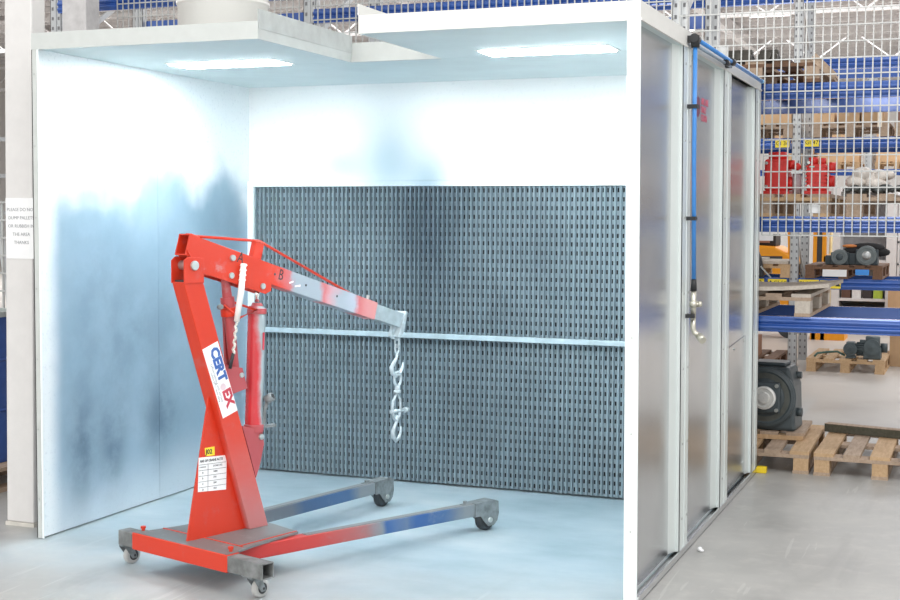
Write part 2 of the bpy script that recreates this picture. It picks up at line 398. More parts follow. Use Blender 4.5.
# right wall: frame of ribs with recessed sheets (it stands a little out of plumb)
XI, XO = 2.975, 3.031
YR = [(0, .05), (.86, 1.045), (1.935, 2.16), (3.03, 3.245)]
XP = 2.99
def rp(mb, name, mat, **k): return mb.build(name, mat, booth, warp=True, **k)
mb = MB().box(XI, XO, 0, .006, .004, ZF-.0065)
for z in (.31, .72, 1.12, 1.5, 1.9, 2.3): mb.cyl((3.004, -.003, z), (3.004, .001, z), .005, seg=8, mi=1)
rp(mb, 'front_edge_post', [PALE, ZINC])
rp(MB().box(XI, XI+.006, .006, 2.06, .004, ZF), 'inner_sheet', SPRAY_BACK)
rp(MB().box(XP, XO, .006, .012, .004, ZF), 'corner_flange', FRAME)
for i in range(3):
    a, b = (YR[i][1] if i else .012), YR[i+1][0]
    rp(MB().box(XP-.003, XP, a-.03 if i else a, b+.05, .03, ZF), 'side_panel', GALV)
for i, (a, b) in enumerate(YR[1:]):
    m_ = a+(b-a)*.52
    mb = MB().box(XP, XO, a, a+.004, .03, ZF).box(XO-.004, XO, a, m_, .03, ZF).box(XO-.004, XO+.003, m_, m_+.006, .03, ZF)
    mb.box(XO-.004, XO, m_+.008, b, .03, ZF).box(XP, XO, b-.004, b, .03, ZF)
    for k in range(7):
        for yy in ((a+m_)/2, b-.03): mb.cyl((XO-.001, yy, .18+k*.36), (XO+.003, yy, .18+k*.36), .006, seg=8, mi=1)
    rp(mb, 'frame_rib', [FRAME, ZINC])
    # gentle inner fold beside each rib
    rp(MB().prism([(XP, a-.07, .03), (XP+.022, a, .03), (XP, a, .03)], (0, 0, ZF-.03)), 'rib_fold', FRAME)
rp(MB().box(XP-.003, XO+.006, .012, 3.245, 0, .006).box(XO, XO+.006, .012, 3.245, 0, .035).box(XP, XO, .012, 3.245, .006, .012), 'floor_channel', GALV)
mb = MB().prism([(XO-.002, 2.42, .855), (XO-.002, 3.05, .905), (XO-.002, 3.05, .03), (XO-.002, 2.42, .03)], (-.004, 0, 0))
mb = MB().prism([(XP, 2.17, .86), (XP, 3.03, .90), (XP, 3.03, .03), (XP, 2.17, .03)], (.006, 0, 0))
for yy, z in ((2.22, .835), (2.55, .85), (2.9, .87), (2.22, .4), (2.9, .12), (2.25, .1)): mb.cyl((XP+.006, yy, z), (XP+.012, yy, z), .008, seg=8, mi=1)
rp(mb, 'cover_plate', [GALV, ZINC])
# back plenum outside
MB().box(.004, XI, 3.235, 3.245, .01, H).build('rear_sheet', GALV, booth)
# inner back wall above the filters
MB().box(T, XI, YF, YF+.01, 1.835, ZF).build('back_panel', SPRAY_BACK, booth)
MB().box(T, XI, YF-.03, YF, 1.80, 1.835).build('filter_head_rail', SPRAY_BACK, booth, bevel=.004)
MB().box(T, .075, YF-.03, YF, .0, 1.80).build('filter_side_rail', SPRAY_BACK, booth, bevel=.004)
MB().box(.075, XI, YF-.045, YF-.008, .888, .918).build('middle_rail', M('dusty_blue_rail', (.42, .54, .60), .5, .1), booth, bevel=.003)
MB().box(.075, XI, YF+.09, YF+.1, 0, 1.8).build('hole_shade_sheet', DARKV, booth)  # near-black sheet added as the shade seen through the filter holes
# pleated cardboard filters: V-folds with rows of square-cut holes in the valleys
def pleats(z0, z1, name):
    p = .0302; n = int((XI-.08)/p); rows = int((z1-z0)/.05); dz = (z1-z0)/rows; bm = bmesh.new(); yf, yb = YF-.016, YF+.002
    def q(a, b, c, d): bm.faces.new([bm.verts.new(v) for v in (a, b, c, d)])
    rnd = random.Random(3)
    wv = [rnd.uniform(-.0022, .0022) for _ in range(n+2)]
    for i in range(n):
        x = .078+i*p+wv[i]; xe = .078+(i+1)*p+wv[i+1]; a = x+.0085; b = a+.004; c = b+.0135
        jf = rnd.uniform(-.0008, .0008)
        q((x, yf+jf, z0), (a, yf+jf, z0), (a, yf+jf, z1), (x, yf+jf, z1))
        q((a, yf+jf, z0), (b, yb, z0), (b, yb, z1), (a, yf+jf, z1))
        q((c, yb, z0), (xe, yf+jf, z0), (xe, yf+jf, z1), (c, yb, z1))
        for k in range(rows):
            za = z0+k*dz; h0 = za+dz*.27; h1 = za+dz*.75; hb, hc = b+.0015, c-.0015
            q((b, yb, za), (c, yb, za), (c, yb, h0), (b, yb, h0)); q((b, yb, h1), (c, yb, h1), (c, yb, za+dz), (b, yb, za+dz))
            q((b, yb, h0), (hb, yb, h0), (hb, yb, h1), (b, yb, h1)); q((hc, yb, h0), (c, yb, h0), (c, yb, h1), (hc, yb, h1))
    me = bpy.data.meshes.new(name); bm.to_mesh(me); bm.free(); me.materials.append(FILTER)
    o = bpy.data.objects.new(name, me); col.objects.link(o); o.parent = booth
    s = o.modifiers.new('paper', 'SOLIDIFY'); s.thickness = .0012
pleats(.918, 1.80, 'pleated_filter'); pleats(.012, .888, 'pleated_filter')
# roof: two front wings either side of the hoist slot, and the part behind it
NX0, NX1, NY = 1.26, 1.76, .985
for a, b, y0, y1, in ((0, NX0, 0, NY), (NX1, W, 0, NY), (0, W, NY, 3.245)):
    MB().box(a+.004, b-.004, y0+.004, y1, H-.012, H-.004).build('roof_sheet', ROOFM, booth)
    MB().box(a+.004, b-.004, y0+.004, y1 if y1 < 2 else YF, ZF-.004, ZF).build('ceiling_sheet', CEILM, booth)
MB().box(0, NX0+.002, -.001, .004, ZF-.006, H).build('front_fascia', ROOFM, booth)
MB().box(NX1, W, 0, .004, ZF-.006, H).build('front_fascia', WHITECAP, booth)
mb = MB().box(NX0-.004, NX0, 0, NY, ZF-.006, H-.03).box(NX0-.001, NX0+.002, 0, NY, H-.034, H+.055, 1); mb.build('slot_flange', [ROOFM, M('light_grey_flange', (.50, .53, .52), .4, .2)], booth)
MB().box(NX1, NX1+.004, 0, NY, ZF-.006, H+.05).build('slot_flange', WHITECAP, booth)
MB().box(NX0, NX1, NY, NY+.004, ZF-.006, H+.02).box(NX0+.002, NX1-.002, NY-.012, NY, ZF-.006, ZF+.02).build('slot_flange', ROOFM, booth)
MB().box(W-.004, W, .004, 3.245, ZF-.006, H).box(W, W+.006, .004, 3.245, ZF-.006, ZF+.004).build('side_fascia', WHITECAP, booth)
MB().box(0, .004, .004, 3.245, ZF-.006, H).build('side_fascia', ROOFM, booth)
GLOW = emis('booth_tube_diffuser', (.90, .97, 1.0), BOOTH_LIGHT)
for a, b in ((.305, .925), (2.06, 2.69)):
    lp = MB().box(a-.015, b+.015, .715, .955, ZF-.008, ZF-.003).build('light_frame', WHITECAP, booth)
    MB().box(a, b, .73, .94, ZF-.012, ZF-.008).build('diffuser', GLOW, lp)

# exhaust duct on the roof
DUCTM = galv('spiral_duct_steel', (.88, .87, .84), .35, .3, .02)
q = thing('exhaust_duct', 'large round metal exhaust duct standing on the booth roof', 'duct', (.30, 1.30, H))
mb = MB().cyl((.30, 1.30, H), (.30, 1.30, 4.2), .255, seg=40)
mb.build('duct_tube', DUCTM, q)
for z in (2.62, 2.80, 3.0): MB().lathe((.30, 1.3, z), (0, 0, 1), [(0, .256), (.008, .264), (.02, .264), (.028, .256)], 40).build('seam_ring', DUCTM, q)
MB().lathe((.30, 1.3, H), (0, 0, 1), [(0, .255), (0, .30), (.008, .30), (.03, .262)], 40).build('collar', DUCTM, q)

# ------------------------------------------------------------------ air line on the right side
XH = XO+.035
q = thing('air_line', 'blue compressed air pipe running down the booth side to a valve', 'air pipe', (XO+.006, .95, 1.0), local=False)
yv = .985
MB().pipe([(XH, .955, 2.45), (XH, .97, 1.9), (XH+.006, yv, 1.31)], .0105).build('blue_pipe', BLUEH, q)
MB().pipe([(XH, .97, 2.463), (XH, 3.02, 2.46)], .0105).build('blue_pipe', BLUEH, q)
MB().pipe([(XH-.005, .97, 2.435), (XH-.005, 1.95, 2.437)], .008).build('thin_pipe', M('grey_blue_pipe', (.25, .33, .42), .4), q)
MB().cyl((XH, .925, 2.462), (XH, 1.0, 2.462), .021, seg=14).cyl((XH, .957, 2.42), (XH, .957, 2.475), .021, seg=14).box(XO, XH, .94, .975, 2.445, 2.475).build('tee_fitting', BLACKP, q)
MB().cyl((XH, 1.93, 2.462), (XH, 1.99, 2.462), .02, seg=14).box(XO, XH, 1.945, 1.97, 2.43, 2.47).build('coupling', BLACKP, q)
MB().cyl((XH, 1.76, 2.44), (XH, 1.83, 2.44), .016, seg=14).build('coupling', BLACKP, q)
MB().cyl((XH, 3.02, 2.46), (XH, 3.045, 2.46), .013, seg=14).build('end_plug', M('light_blue_plastic', (.25, .55, .85), .4), q)
for z in (2.145, 1.615, 1.15): MB().box(XO, XH+.016, yv-.035, yv+.012, z-.009, z+.009).build('pipe_clip', BLACKP, q)
MB().cyl((XH+.006, yv, 1.27), (XH+.006, yv, 1.325), .016, .012, seg=14).build('push_fitting', BLACKP, q)
v = MB().cyl((XH+.006, yv, 1.13), (XH+.006, yv, 1.27), .013, seg=14).cyl((XH+.006, yv, 1.19), (XH+.006, yv, 1.22), .019, seg=14).cyl((XH+.006, yv, 1.205), (XH+.045, yv+.01, 1.207), .010, seg=12).cyl((XH+.028, yv, 1.206), (XH+.04, yv+.01, 1.206), .014, seg=12).build('ball_valve', BRASS, q)
MB().bar((XH+.042, yv+.01, 1.207), (XH+.085, yv+.02, 1.220), .014, .018).build('yellow_lever', YEL, v)
MB().pipe([(XH+.006, yv, 1.14), (XH+.006, yv, 1.09), (XH+.014, yv+.0, 1.068), (XH+.032, yv+.0, 1.056), (XH+.04, yv+.0, 1.05)], .013, 12).cyl((XH+.036, yv, 1.053), (XH+.06, yv-.03, 1.035), .018, seg=12).build('elbow_outlet', BRASS, q)
q = solo(MB().cyl((XP+.0005, 1.42, 2.18), (XP+.003, 1.42, 2.18), .052, seg=24), 'round_sticker', M('maroon_sticker', (.18, .03, .08), .4), 'maroon round sticker with red lettering on the middle side sheet', 'sticker', (XP+.003, 1.42, 2.18))
for i, s_ in enumerate(('AIR LINE', 'ONLY', 'CLEAN')): text('lettering', s_, .05, M('pink_ink', (.75, .12, .2), .5), q, Matrix.Translation((-XP-.003, -1.42, -2.18)) @ frame_mtx((XP+.004, 1.5, 2.215-i*.042), (0, 1, 0), (0, 0, 1)))
solo(MB().sphere((3.115, 1.03, .012), .012, (1, 1.2, .9)).sphere((3.125, 1.015, .009), .010, (1.3, .8, .8)), 'crumpled_tissue', WHITEP, 'tiny crumpled white scrap on the floor beside the booth sill', 'scrap', (3.12, 1.03, 0))
solo(MB().box(3.052, 3.115, 3.20, 3.255, 0, .04), 'floor_wedge', YEL, 'small yellow block on the floor at the far booth corner', 'block', (3.08, 3.23, 0), bevel=.006)

# ================================================================== engine hoist
ang = math.atan2(.95191, .30638)
hoist = thing('engine_hoist', 'red folding workshop crane on castors with grey overspray and blue-stained legs', 'workshop crane', (1.12456, -.35255, 0), ang, local=True)
def V(s, v, z): return (s, -v, z)            # s forward, v to the right, z up
def hb(name, mb, mat, par=hoist, bevel=.002): return mb.build(name, mat, par, bevel=bevel)
def vb(mb, s0, s1, v0, v1, z0, z1, mi=0): return mb.box(s0, s1, -v1, -v0, z0, z1, mi)
# rear cross bar with telescoping ends
hb('cross_bar', vb(MB(), -.083, -.010, -.325, .318, .098, .176), P_RED, bevel=.004)
hb('cross_bar_top', vb(MB(), -.079, -.012, -.323, .316, .176, .1775), P_PLATE, bevel=0)
def sqtube(a, b, wd, ht, th):
    a, b = Vector(a), Vector(b); d = (b-a).normalized(); sd = d.cross(Vector((0, 0, 1))).normalized(); up = sd.cross(d); mb = MB()
    for k in (-1, 1):
        mb.bar(a+sd*k*(wd-th)/2, b+sd*k*(wd-th)/2, th, ht); mb.bar(a+up*k*(ht-th)/2, b+up*k*(ht-th)/2, wd-2*th, th)
    return mb
EXTM = M('bare_dusty_tube', (.19, .20, .20), .55, .2, .35, 18)
for a, b in ((-.32, -.43), (.31, .535)):
    e = hb('extension_tube', sqtube(V(-.046, a, .137), V(-.046, b, .137), .066, .068, .005), EXTM)
    hb('inner_stop', MB().box(-.075, -.02, -(a+b)/2-.004, -(a+b)/2+.004, .106, .168), DARKM, e, bevel=0)
for sv in (-.31, .285):
    hb('knob_bolt', MB().cyl(V(-.03, sv, .176), V(-.03, sv, .188), .008, seg=10).cyl(V(-.03, sv, .188), V(-.03, sv, .198), .013, seg=6), P_RED, bevel=0)
for sv in (-.435, .435):
    c = hb('castor', vb(MB(), -.075, -.005, sv-(.03 if sv > 0 else -.005), sv+.03, .097, .103).cyl(V(-.035, sv, .088), V(-.035, sv, .098), .024, seg=18)
           .prism([V(-.055, sv-.024, .088), V(-.01, sv-.024, .088), V(.01, sv-.024, .04), V(.012, sv-.024, .028), V(-.012, sv-.024, .028)], V(0, .004, 0))
           .prism([V(-.055, sv+.020, .088), V(-.01, sv+.020, .088), V(.01, sv+.020, .04), V(.012, sv+.020, .028), V(-.012, sv+.020, .028)], V(0, .004, 0)), DUSTY, bevel=0)
    hb('wheel', MB().lathe(V(0, sv-.016, .041), V(0, 1, 0), [(0, .001), (0, .026), (.001, .036), (.006, .041), (.026, .041), (.031, .036), (.032, .026), (.032, .001)], 28), TYRE, c, bevel=0)
    hb('wheel_hub', MB().lathe(V(0, sv-.018, .041), V(0, 1, 0), [(0, .001), (0, .024), (.036, .024), (.036, .001)], 20).cyl(V(0, sv-.026, .041), V(0, sv+.026, .041), .006, seg=8), DARKM, c, bevel=0)
# legs, splayed a little
for sg, mt in ((1, P_LEGR), (-1, P_LEGL)):
    L_ = 1.553 if sg > 0 else 1.628
    a, b = V(-.012, sg*.205, .135), V(L_, sg*.388, .118)
    lg = hb('leg', MB().bar(a, b, .058, .062), mt, bevel=.003)
    hb('leg_top_strip', MB().bar((a[0]+.45, a[1]-sg*.053, .1625), (b[0], b[1], .1505), .04, .003), P_PLATE, lg, bevel=0)
    d = (Vector(b)-Vector(a)).normalized(); n = Vector((-d.y, d.x, 0)); e = Vector((b[0], b[1], 0)); cz = .058
    pr = [(-.05, .154), (.09, .158), (.118, .148), (.122, .085), (.110, .048), (.085, .026), (.045, .026), (.008, .062), (-.01, .084), (-.05, .084)]
    fk = MB()
    for k in (-1, 1): fk.prism([e+d*x_+Vector((0, 0, z_))+n*(k*.034-.0025) for x_, z_ in pr], n*.005)
    fk.prism([e+d*x_+Vector((0, 0, z_))-n*.034 for x_, z_ in ((-.05, .150), (-.05, .154), (.09, .158), (.118, .148), (.122, .09), (.117, .09), (.112, .144), (.088, .153))], n*.068)
    f = hb('wheel_fork', fk, DUSTY, lg, bevel=0)
    wc = e+d*.055+Vector((0, 0, cz))
    hb('wheel', MB().lathe(wc-n*.022, n, [(0, .001), (0, .042), (.003, .053), (.008, .058), (.036, .058), (.041, .053), (.044, .042), (.044, .001)], 28), DARKM, f, bevel=0)
    hb('axle_bolt', MB().cyl(wc-n*.045, wc+n*.045, .013, seg=12), ZINC, f, bevel=0)
    k = e-d*.09
    hb('leg_bolt', MB().cyl(k+Vector((0, 0, .149)), k+Vector((0, 0, .168)), .012, seg=6).box(k.x-.03, k.x+.03, k.y-.012, k.y+.012, .149, .157), DUSTY, lg, bevel=0)
# base plate between the legs
hb('base_plate', MB().prism([V(-.012, -.30, .166), V(-.012, .30, .166), V(.12, .27, .166), V(.42, .235, .166), V(.455, .03, .166), V(.455, -.03, .166), V(.42, -.235, .166), V(.12, -.27, .166)], (0, 0, .010)), P_PLATE, bevel=0)
hb('plate_edge', MB().bar(V(.06, -.28, .1775), V(.06, .26, .1775), .006, .003).bar(V(.06, .24, .1775), V(.42, .225, .1775), .005, .003), P_REDW, bevel=0)
# mast: square tube raked backwards
mw = .04
mast = hb('mast', MB().prism([V(.302, -mw, .176), V(.418, -mw, .176), V(.034, -mw, 1.325), V(-.076, -mw, 1.325)], V(0, 2*mw, 0)), P_MAST, bevel=.004)
hb('weld_seam', MB().bar(V(-.07, mw, 1.326), V(.03, mw, 1.326), .006, .005), M('bright_weld', (.9, .7, .68), .4), mast, bevel=0)
hb('gusset_plate', MB().prism([V(.098, -.004, .835), V(-.036, -.004, .176), V(.31, -.004, .176), V(.13, -.004, .80)], V(0, .008, 0)), P_MAST, bevel=0)
for sg in (-1, 1):
    br = hb('head_bracket', MB().prism([V(-.076, sg*.042-.003, 1.32), V(.034, sg*.042-.003, 1.32), V(.034, sg*.042-.003, 1.428), V(-.055, sg*.042-.003, 1.436), V(-.076, sg*.042-.003, 1.42)], V(0, .006, 0)), P_RED, bevel=.001)
hb('head_cross_plate', MB().box(-.06, .02, -.039, .039, 1.325, 1.333), DARKM, bevel=0)
hb('pivot_bolt', MB().cyl(V(-.022, -.056, 1.397), V(-.022, .056, 1.397), .021, seg=20).cyl(V(-.022, -.05, 1.397), V(-.022, .05, 1.397), .012, seg=12), ZINC, bevel=.003)
# boom
al = math.atan(.2885); ca, sa = math.cos(al), math.sin(al)
def B(l, h, v): return V(-.035+l*ca-h*sa*-1*-1, v, 1.476+0-l*sa+h*ca)  # l along the boom, h above its axis, v across
def B(l, h, v):
    s = -.05+l*ca+h*sa; z = 1.489-l*sa+h*ca
    return V(s, v, z)
bt = MB(); hh, hw, th = .0475, .036, .005; L1 = 1.262
for h0, h1, v0, v1 in ((-hh, hh, hw-th, hw), (-hh, hh, -hw, -hw+th), (hh-th, hh, -hw+th, hw-th), (-hh, -hh+th, -hw+th, hw-th)):
    bt.hexa([B(0, h0, v0), B(L1, h0*.93, v0), B(L1, h0*.93, v1), B(0, h0, v1), B(0, h1, v0), B(L1, h1*.93, v0), B(L1, h1*.93, v1), B(0, h1, v1)])
boom = hb('boom', bt, P_BOOM, bevel=.001)
hb('boom_lining', MB().hexa([B(.10, -.04, -.03), B(.11, -.04, -.03), B(.11, -.04, .03), B(.10, -.04, .03), B(.10, .04, -.03), B(.11, .04, -.03), B(.11, .04, .03), B(.10, .04, .03)]), LBm if False else M('dull_grey_inside', (.35, .38, .38), .6), boom, bevel=0)
def bb(l0, l1, h0, h1, v0, v1, mb=None):
    return (mb or MB()).hexa([B(l0, h0, v0), B(l1, h0, v0), B(l1, h0, v1), B(l0, h0, v1), B(l0, h1, v0), B(l1, h1, v0), B(l1, h1, v1), B(l0, h1, v1)])
hb('boom_extension', bb(1.18, 1.482, -.038, .038, -.029, .029), M('dusty_galvanised_tube', (.40, .47, .50), .4, .4, .15, 20), boom)
hb('boom_end_plate', MB().prism([B(1.482, .052, -.038), B(1.498, .052, -.038), B(1.498, -.06, -.038), B(1.485, -.085, -.038), B(1.46, -.088, -.038), B(1.467, -.06, -.038)], V(0, .076, 0)), HOOKM, boom, bevel=.002)
hb('hook_lug', MB().prism([B(1.43, -.037, -.006), B(1.482, -.037, -.006), B(1.482, -.095, -.006), B(1.46, -.103, -.006), B(1.44, -.09, -.006)], V(0, .012, 0)), HOOKM, boom, bevel=0)
for l, h in ((.30, .018), (.35, -.055)): pass
chan = MB()
for v0 in (-.040, .036): chan.prism([B(.0, -.025, v0), B(.062, -.042, v0), B(.46, -.042, v0), B(.52, -.035, v0), B(.53, -.075, v0), B(.50, -.098, v0), B(.24, -.098, v0), B(.09, -.10, v0)], V(0, .004, 0))
hb('ram_channel', chan, P_REDW, boom, bevel=0)
for l, h in ((.262, .010), (.275, -.068), (.472, -.068)):
    p, q_ = Vector(B(l, h, -.048)), Vector(B(l, h, .048)); hb('boom_bolt', MB().cyl(p, q_, .014, seg=16), ZINC, boom, bevel=.002)
for l in (.535, .745, .965): hb('pin_hole', MB().cyl(B(l, .005, hw), B(l, .005, hw+.0008), .006, seg=12), DARKM, boom, bevel=0)
for l in (1.22,): hb('lock_screw', MB().cyl(B(l, .04, 0), B(l, .07, 0), .009, seg=8), ZINC, boom, bevel=0)
# writing on the boom
mA = lambda l, h: frame_mtx(B(l, h, hw+.0006), Vector(B(1, 0, 0))-Vector(B(0, 0, 0)), Vector(B(0, 1, 0))-Vector(B(0, 0, 0)))
for s_, l, h in (('A', .292, .022), ('B', .558, .010)): text('lettering', s_, .072, INK, boom, mA(l, h), sx=.8)
MB_s = MB()
for a, b in (((.635, -.012), (.66, .002)), ((.675, -.018), (.71, -.004)), ((.69, -.012), (.71, -.008))): MB_s.bar(B(a[0], a[1], hw+.0005), B(b[0], b[1], hw+.0005), .001, .008)
hb('paint_scratch', MB_s, M('bare_scratch', (.8, .74, .76), .5), boom, bevel=0)
# truss rod
hb('truss_post', bb(.40, .452, .047, .125, -.016, .016).prism([B(.395, .12, -.018), B(.455, .130, -.018), B(.455, .135, -.018), B(.395, .128, -.018)], V(0, .036, 0)), P_RED, boom)
pa, pb, pc = Vector(B(.045, .05, 0)), Vector(B(.43, .135, 0)), Vector(B(1.09, .047, 0))
hb('truss_rod', MB().pipe([pa, pb, pc], .0065), P_RED, boom, bevel=0)
hb('rod_anchor', bb(.02, .07, .047, .056, -.02, .02), P_RED, boom)
hb('rod_anchor', MB().prism([B(1.05, .045, -.004), B(1.13, .045, -.004), B(1.12, .052, -.004), B(1.06, .062, -.004)], V(0, .008, 0)), DUSTY, boom, bevel=0)
# main hydraulic ram
t0, b0 = Vector(V(.39, 0, 1.29)), Vector(V(.362, 0, .60)); ax = (t0-b0).normalized()
ram = hb('hydraulic_ram', MB().lathe(b0+ax*.03, ax, [(0, .001), (0, .04), (.06, .041), (.555, .041), (.57, .036), (.575, .001)], 32), P_RAM, bevel=0)
hb('ram_collar', MB().lathe(b0+ax*.565, ax, [(0, .041), (.0, .045), (.022, .045), (.03, .03), (.05, .022), (.05, .01)], 28), P_DUSTR, ram, bevel=0)
hb('ram_foot_ring', MB().lathe(b0+ax*.02, ax, [(0, .001), (0, .046), (.03, .046), (.034, .041)], 28), P_DUSTR, ram, bevel=0)
hb('ram_rod', MB().cyl(b0+ax*.62, t0+ax*.0, .012, seg=16), CHROME, ram, bevel=0)
hb('ram_foot', MB().cyl(b0+ax*-.005, b0+ax*.03, .02, seg=14), DARKM, ram, bevel=0)
hb('pump_socket', MB().cyl(V(.40, .045, .765), V(.415, .075, .785), .021, seg=16).cyl(V(.412, .0695, .781), V(.416, .0765, .7865), .013, seg=12, mi=1).pipe([V(.405, .055, .77), V(.405, .03, .72), V(.40, .03, .66), V(.39, .02, .64)], .010).bar(V(.37, 0, .637), V(.47, .03, .64), .03, .012), [DUSTY, BLACKP], ram, bevel=0)
hb('ram_print', MB().bar(b0+ax*.40+Vector((.006, -.0405, 0)), b0+ax*.48+Vector((.006, -.0405, 0)), .014, .006), INKR, ram, bevel=0)
for v0 in (-.036, .03): hb('ram_bracket', MB().prism([V(.262, v0, .66), V(.385, v0, .625), V(.395, v0, .56), V(.37, v0, .47), V(.345, v0, .41)], V(0, .006, 0)), P_DUSTR, bevel=0)
hb('bracket_bolt', MB().cyl(V(.375, -.045, .597), V(.375, .045, .597), .014, seg=16), ZINC, bevel=.002)
# second, shorter strut behind with its clamp
s1, s0 = Vector(V(.195, -.0, 1.335)), Vector(V(.252, -.0, .88)); ax2 = (s1-s0).normalized()
st = hb('return_strut', MB().lathe(s0, ax2, [(0, .001), (0, .022), (.30, .024), (.30, .032), (.37, .032), (.37, .022), (.45, .020), (.45, .001)], 20), P_DUSTR, bevel=0)
hb('strut_clamp', MB().cyl(s0+ax2*.285, s0+ax2*.325, .036, seg=20), P_RED, st, bevel=.002)
hb('clamp_screw', MB().cyl(V(.13, .045, 1.21), V(.16, .0, 1.205), .012, seg=10), DUSTY, st, bevel=0)
hb('clamp_rod', MB().pipe([V(.165, .025, 1.215), V(.24, .045, 1.155), V(.345, .04, 1.185), V(.25, -.02, 1.225), V(.20, -.02, 1.23)], .006), P_REDW, st, bevel=0)
hb('strut_flat', MB().bar(V(.245, -.03, .90), V(.232, -.03, 1.17), .012, .05), P_DUSTR, st, bevel=0)
for v0 in (-.034, .03): hb('strut_bracket', MB().prism([V(.15, v0, .95), V(.265, v0, .925), V(.295, v0, .83), V(.20, v0, .81)], V(0, .005, 0)), P_DUSTR, bevel=0)
hb('bracket_bolt', MB().cyl(V(.258, -.042, .893), V(.258, .042, .893), .012, seg=14), ZINC, bevel=.002)
# stickers
def face_v(name, pts, vv, mat, par): return hb(name, MB().prism([V(a, vv, b) for a, b in pts], V(0, .0012, 0)), mat, par, bevel=0)
def mline(tt, off):  # along the mast from the sticker's top, off = forward across the face
    return (.025+tt*.117+off*.95, 1.028-tt*.317+off*.33)
dn = Vector(V(.117, 0, -.317)).normalized(); ac = Vector(V(.317, 0, .117)).normalized()
stk = face_v('maker_sticker', [(.025, 1.026), (.113, 1.058), (.229, .736), (.142, .708)], mw+.0005, WHITEP, mast)
o0 = Vector(V(.025, mw+.002, 1.026))
def stext(b_, size, mat, along, across, sx=1., bold=0.): text('lettering', b_, size, mat, stk, frame_mtx(o0+dn*along+ac*across, dn, ac), sx=sx, bold=bold)
stext('CERT', .066, INKB, .018, .060, 1.02, .0035); stext('EX', .066, INKR, .222, .060, 1.02, .0035)
hb('globe_mark', MB().cyl(o0+dn*.205+ac*.05, o0+dn*.205+ac*.05+Vector(V(0, .001, 0)), .016, seg=20), M('pale_emblem', (.75, .6, .65), .5), stk, bevel=0)
stext('Lyftutrustning och service', .017, INKG, .08, .024, 1.05); stext('telefon 0771-  www. lifting', .013, INKG, .12, .010, 1.0)
ch = face_v('load_chart', [(.032, .541), (.195, .532), (.19, .375), (.026, .388)], .0045, WHITEP, hoist)
yl = face_v('yellow_tag', [(.067, .580), (.123, .580), (.124, .541), (.07, .543)], .0045, YLAB, hoist)
mC = lambda s, z: frame_mtx(V(s, .0062, z), (1, 0, -.03), (0.03, 0, 1))
text('lettering', 'J02', .03, INK, yl, mC(.072, .561), sx=1.0, bold=.0008)
text('lettering', 'ARE OF CRANE ACTS', .0155, INK, ch, mC(.037, .523), sx=.9, bold=.0003)
ln = MB()
for k in range(5): ln.bar(V(.031, .0058, .508-k*.0255), V(.191, .0058, .502-k*.0255), .0008, .0016)
ln.bar(V(.085, .0058, .508), V(.083, .0058, .384), .0008, .0016); hb('table_lines', ln, INK, ch, bevel=0)
for k, (a_, b_) in enumerate((('POSITION', 'LOAD KG'), ('A', '1000'), ('B', '750'), ('C', '500'), ('D', '350'))):
    text('lettering', a_, .012 if k else .008, INK, ch, mC(.05 if k else .036, .496-k*.0255)); text('lettering', b_, .012, INK, ch, mC(.115, .494-k*.0255))

# white strap hanging from the boom bolt
def HW(s, v, z): return Vector((1.12456, -.35255, 0))+Vector((.30638*s+.95191*v, .95191*s-.30638*v, z))
rope = thing('lashing_strap', 'white lashing strap tied to the crane boom, twisted at its black lower end', 'strap', HW(.255, .06, .96))
MB().pipe([HW(.255, .056, 1.40), HW(.24, .056, 1.28), HW(.212, .056, 1.14)], [.013, .015, .013], 8).build('strap_band', M('white_webbing', (.86, .87, .84), .7), rope)
tw = [HW(.212+(-.02*k/14), .056+.004*math.sin(k*1.9), 1.14-.145*k/14)+Vector((.004*math.cos(k*1.9), 0, 0)) for k in range(15)]
MB().pipe(tw, .0062, 8).build('twisted_cord', M('braided_cord', (.62, .63, .58), .8, 0, .4, 120), rope)
MB().pipe([HW(.192, .056, 1.0), HW(.175, .052, .93)], .008, 8).build('black_end', BLACKP, rope)
kn = MB()
for k in range(4): kn.lathe(HW(.255-.003*k, .056, 1.392-.022*k), (0, 0, 1), [(-.007, .012), (0, .018), (.007, .012)], 12)
kn.build('knot', M('white_webbing', (.86, .87, .84)), rope)

# hooks hanging from the boom
hz = .992
hs = 1.362
hk = thing('lifting_hook', 'dusty steel hook and shackle hanging from the tip of the crane boom', 'hook', HW(hs, 0, .452))
fwd = Vector((.30638, .95191, 0)); sid = Vector((.95191, -.30638, 0))
def hp(a, z, b=0.): return HW(hs+a, b, z)
def loop(c, ra, rz, r, pl='s', n=20):
    return [Vector(c)+(fwd if pl == 's' else sid)*math.cos(2*PI*k/n)*ra+Vector((0, 0, 1))*math.sin(2*PI*k/n)*rz for k in range(n)]
MB().pipe(loop(hp(0, 1.005), .02, .026, .006, 's'), .006, 8, True).build('bow_shackle', HOOKM, hk)
MB().pipe(loop(hp(0, .965), .014, .024, .005, 'v'), .0055, 8, True).build('chain_link', HOOKM, hk)
MB().pipe(loop(hp(0, .932), .014, .022, .005, 's'), .0055, 8, True).build('chain_link', HOOKM, hk)
def hook(zt, hgt, wd, r):
    pts = [(0, zt), (.0, zt-hgt*.22), (-wd*.25, zt-hgt*.4), (-wd*.5, zt-hgt*.62), (-wd*.42, zt-hgt*.84), (-wd*.08, zt-hgt*.98), (wd*.28, zt-hgt*.9), (wd*.5, zt-hgt*.68), (wd*.58, zt-hgt*.45)]
    rr = [r*.8, r*.9, r*1.1, r*1.35, r*1.4, r*1.3, r*1.1, r*.8, r*.35]
    return MB().pipe([hp(a, z) for a, z in pts], rr, 10)
hook(.915, .125, .085, .009).build('grab_hook', HOOKM, hk)
MB().pipe(loop(hp(.005, .775), .026, .036, .007, 's'), .0075, 8, True).build('swivel_eye', HOOKM, hk)
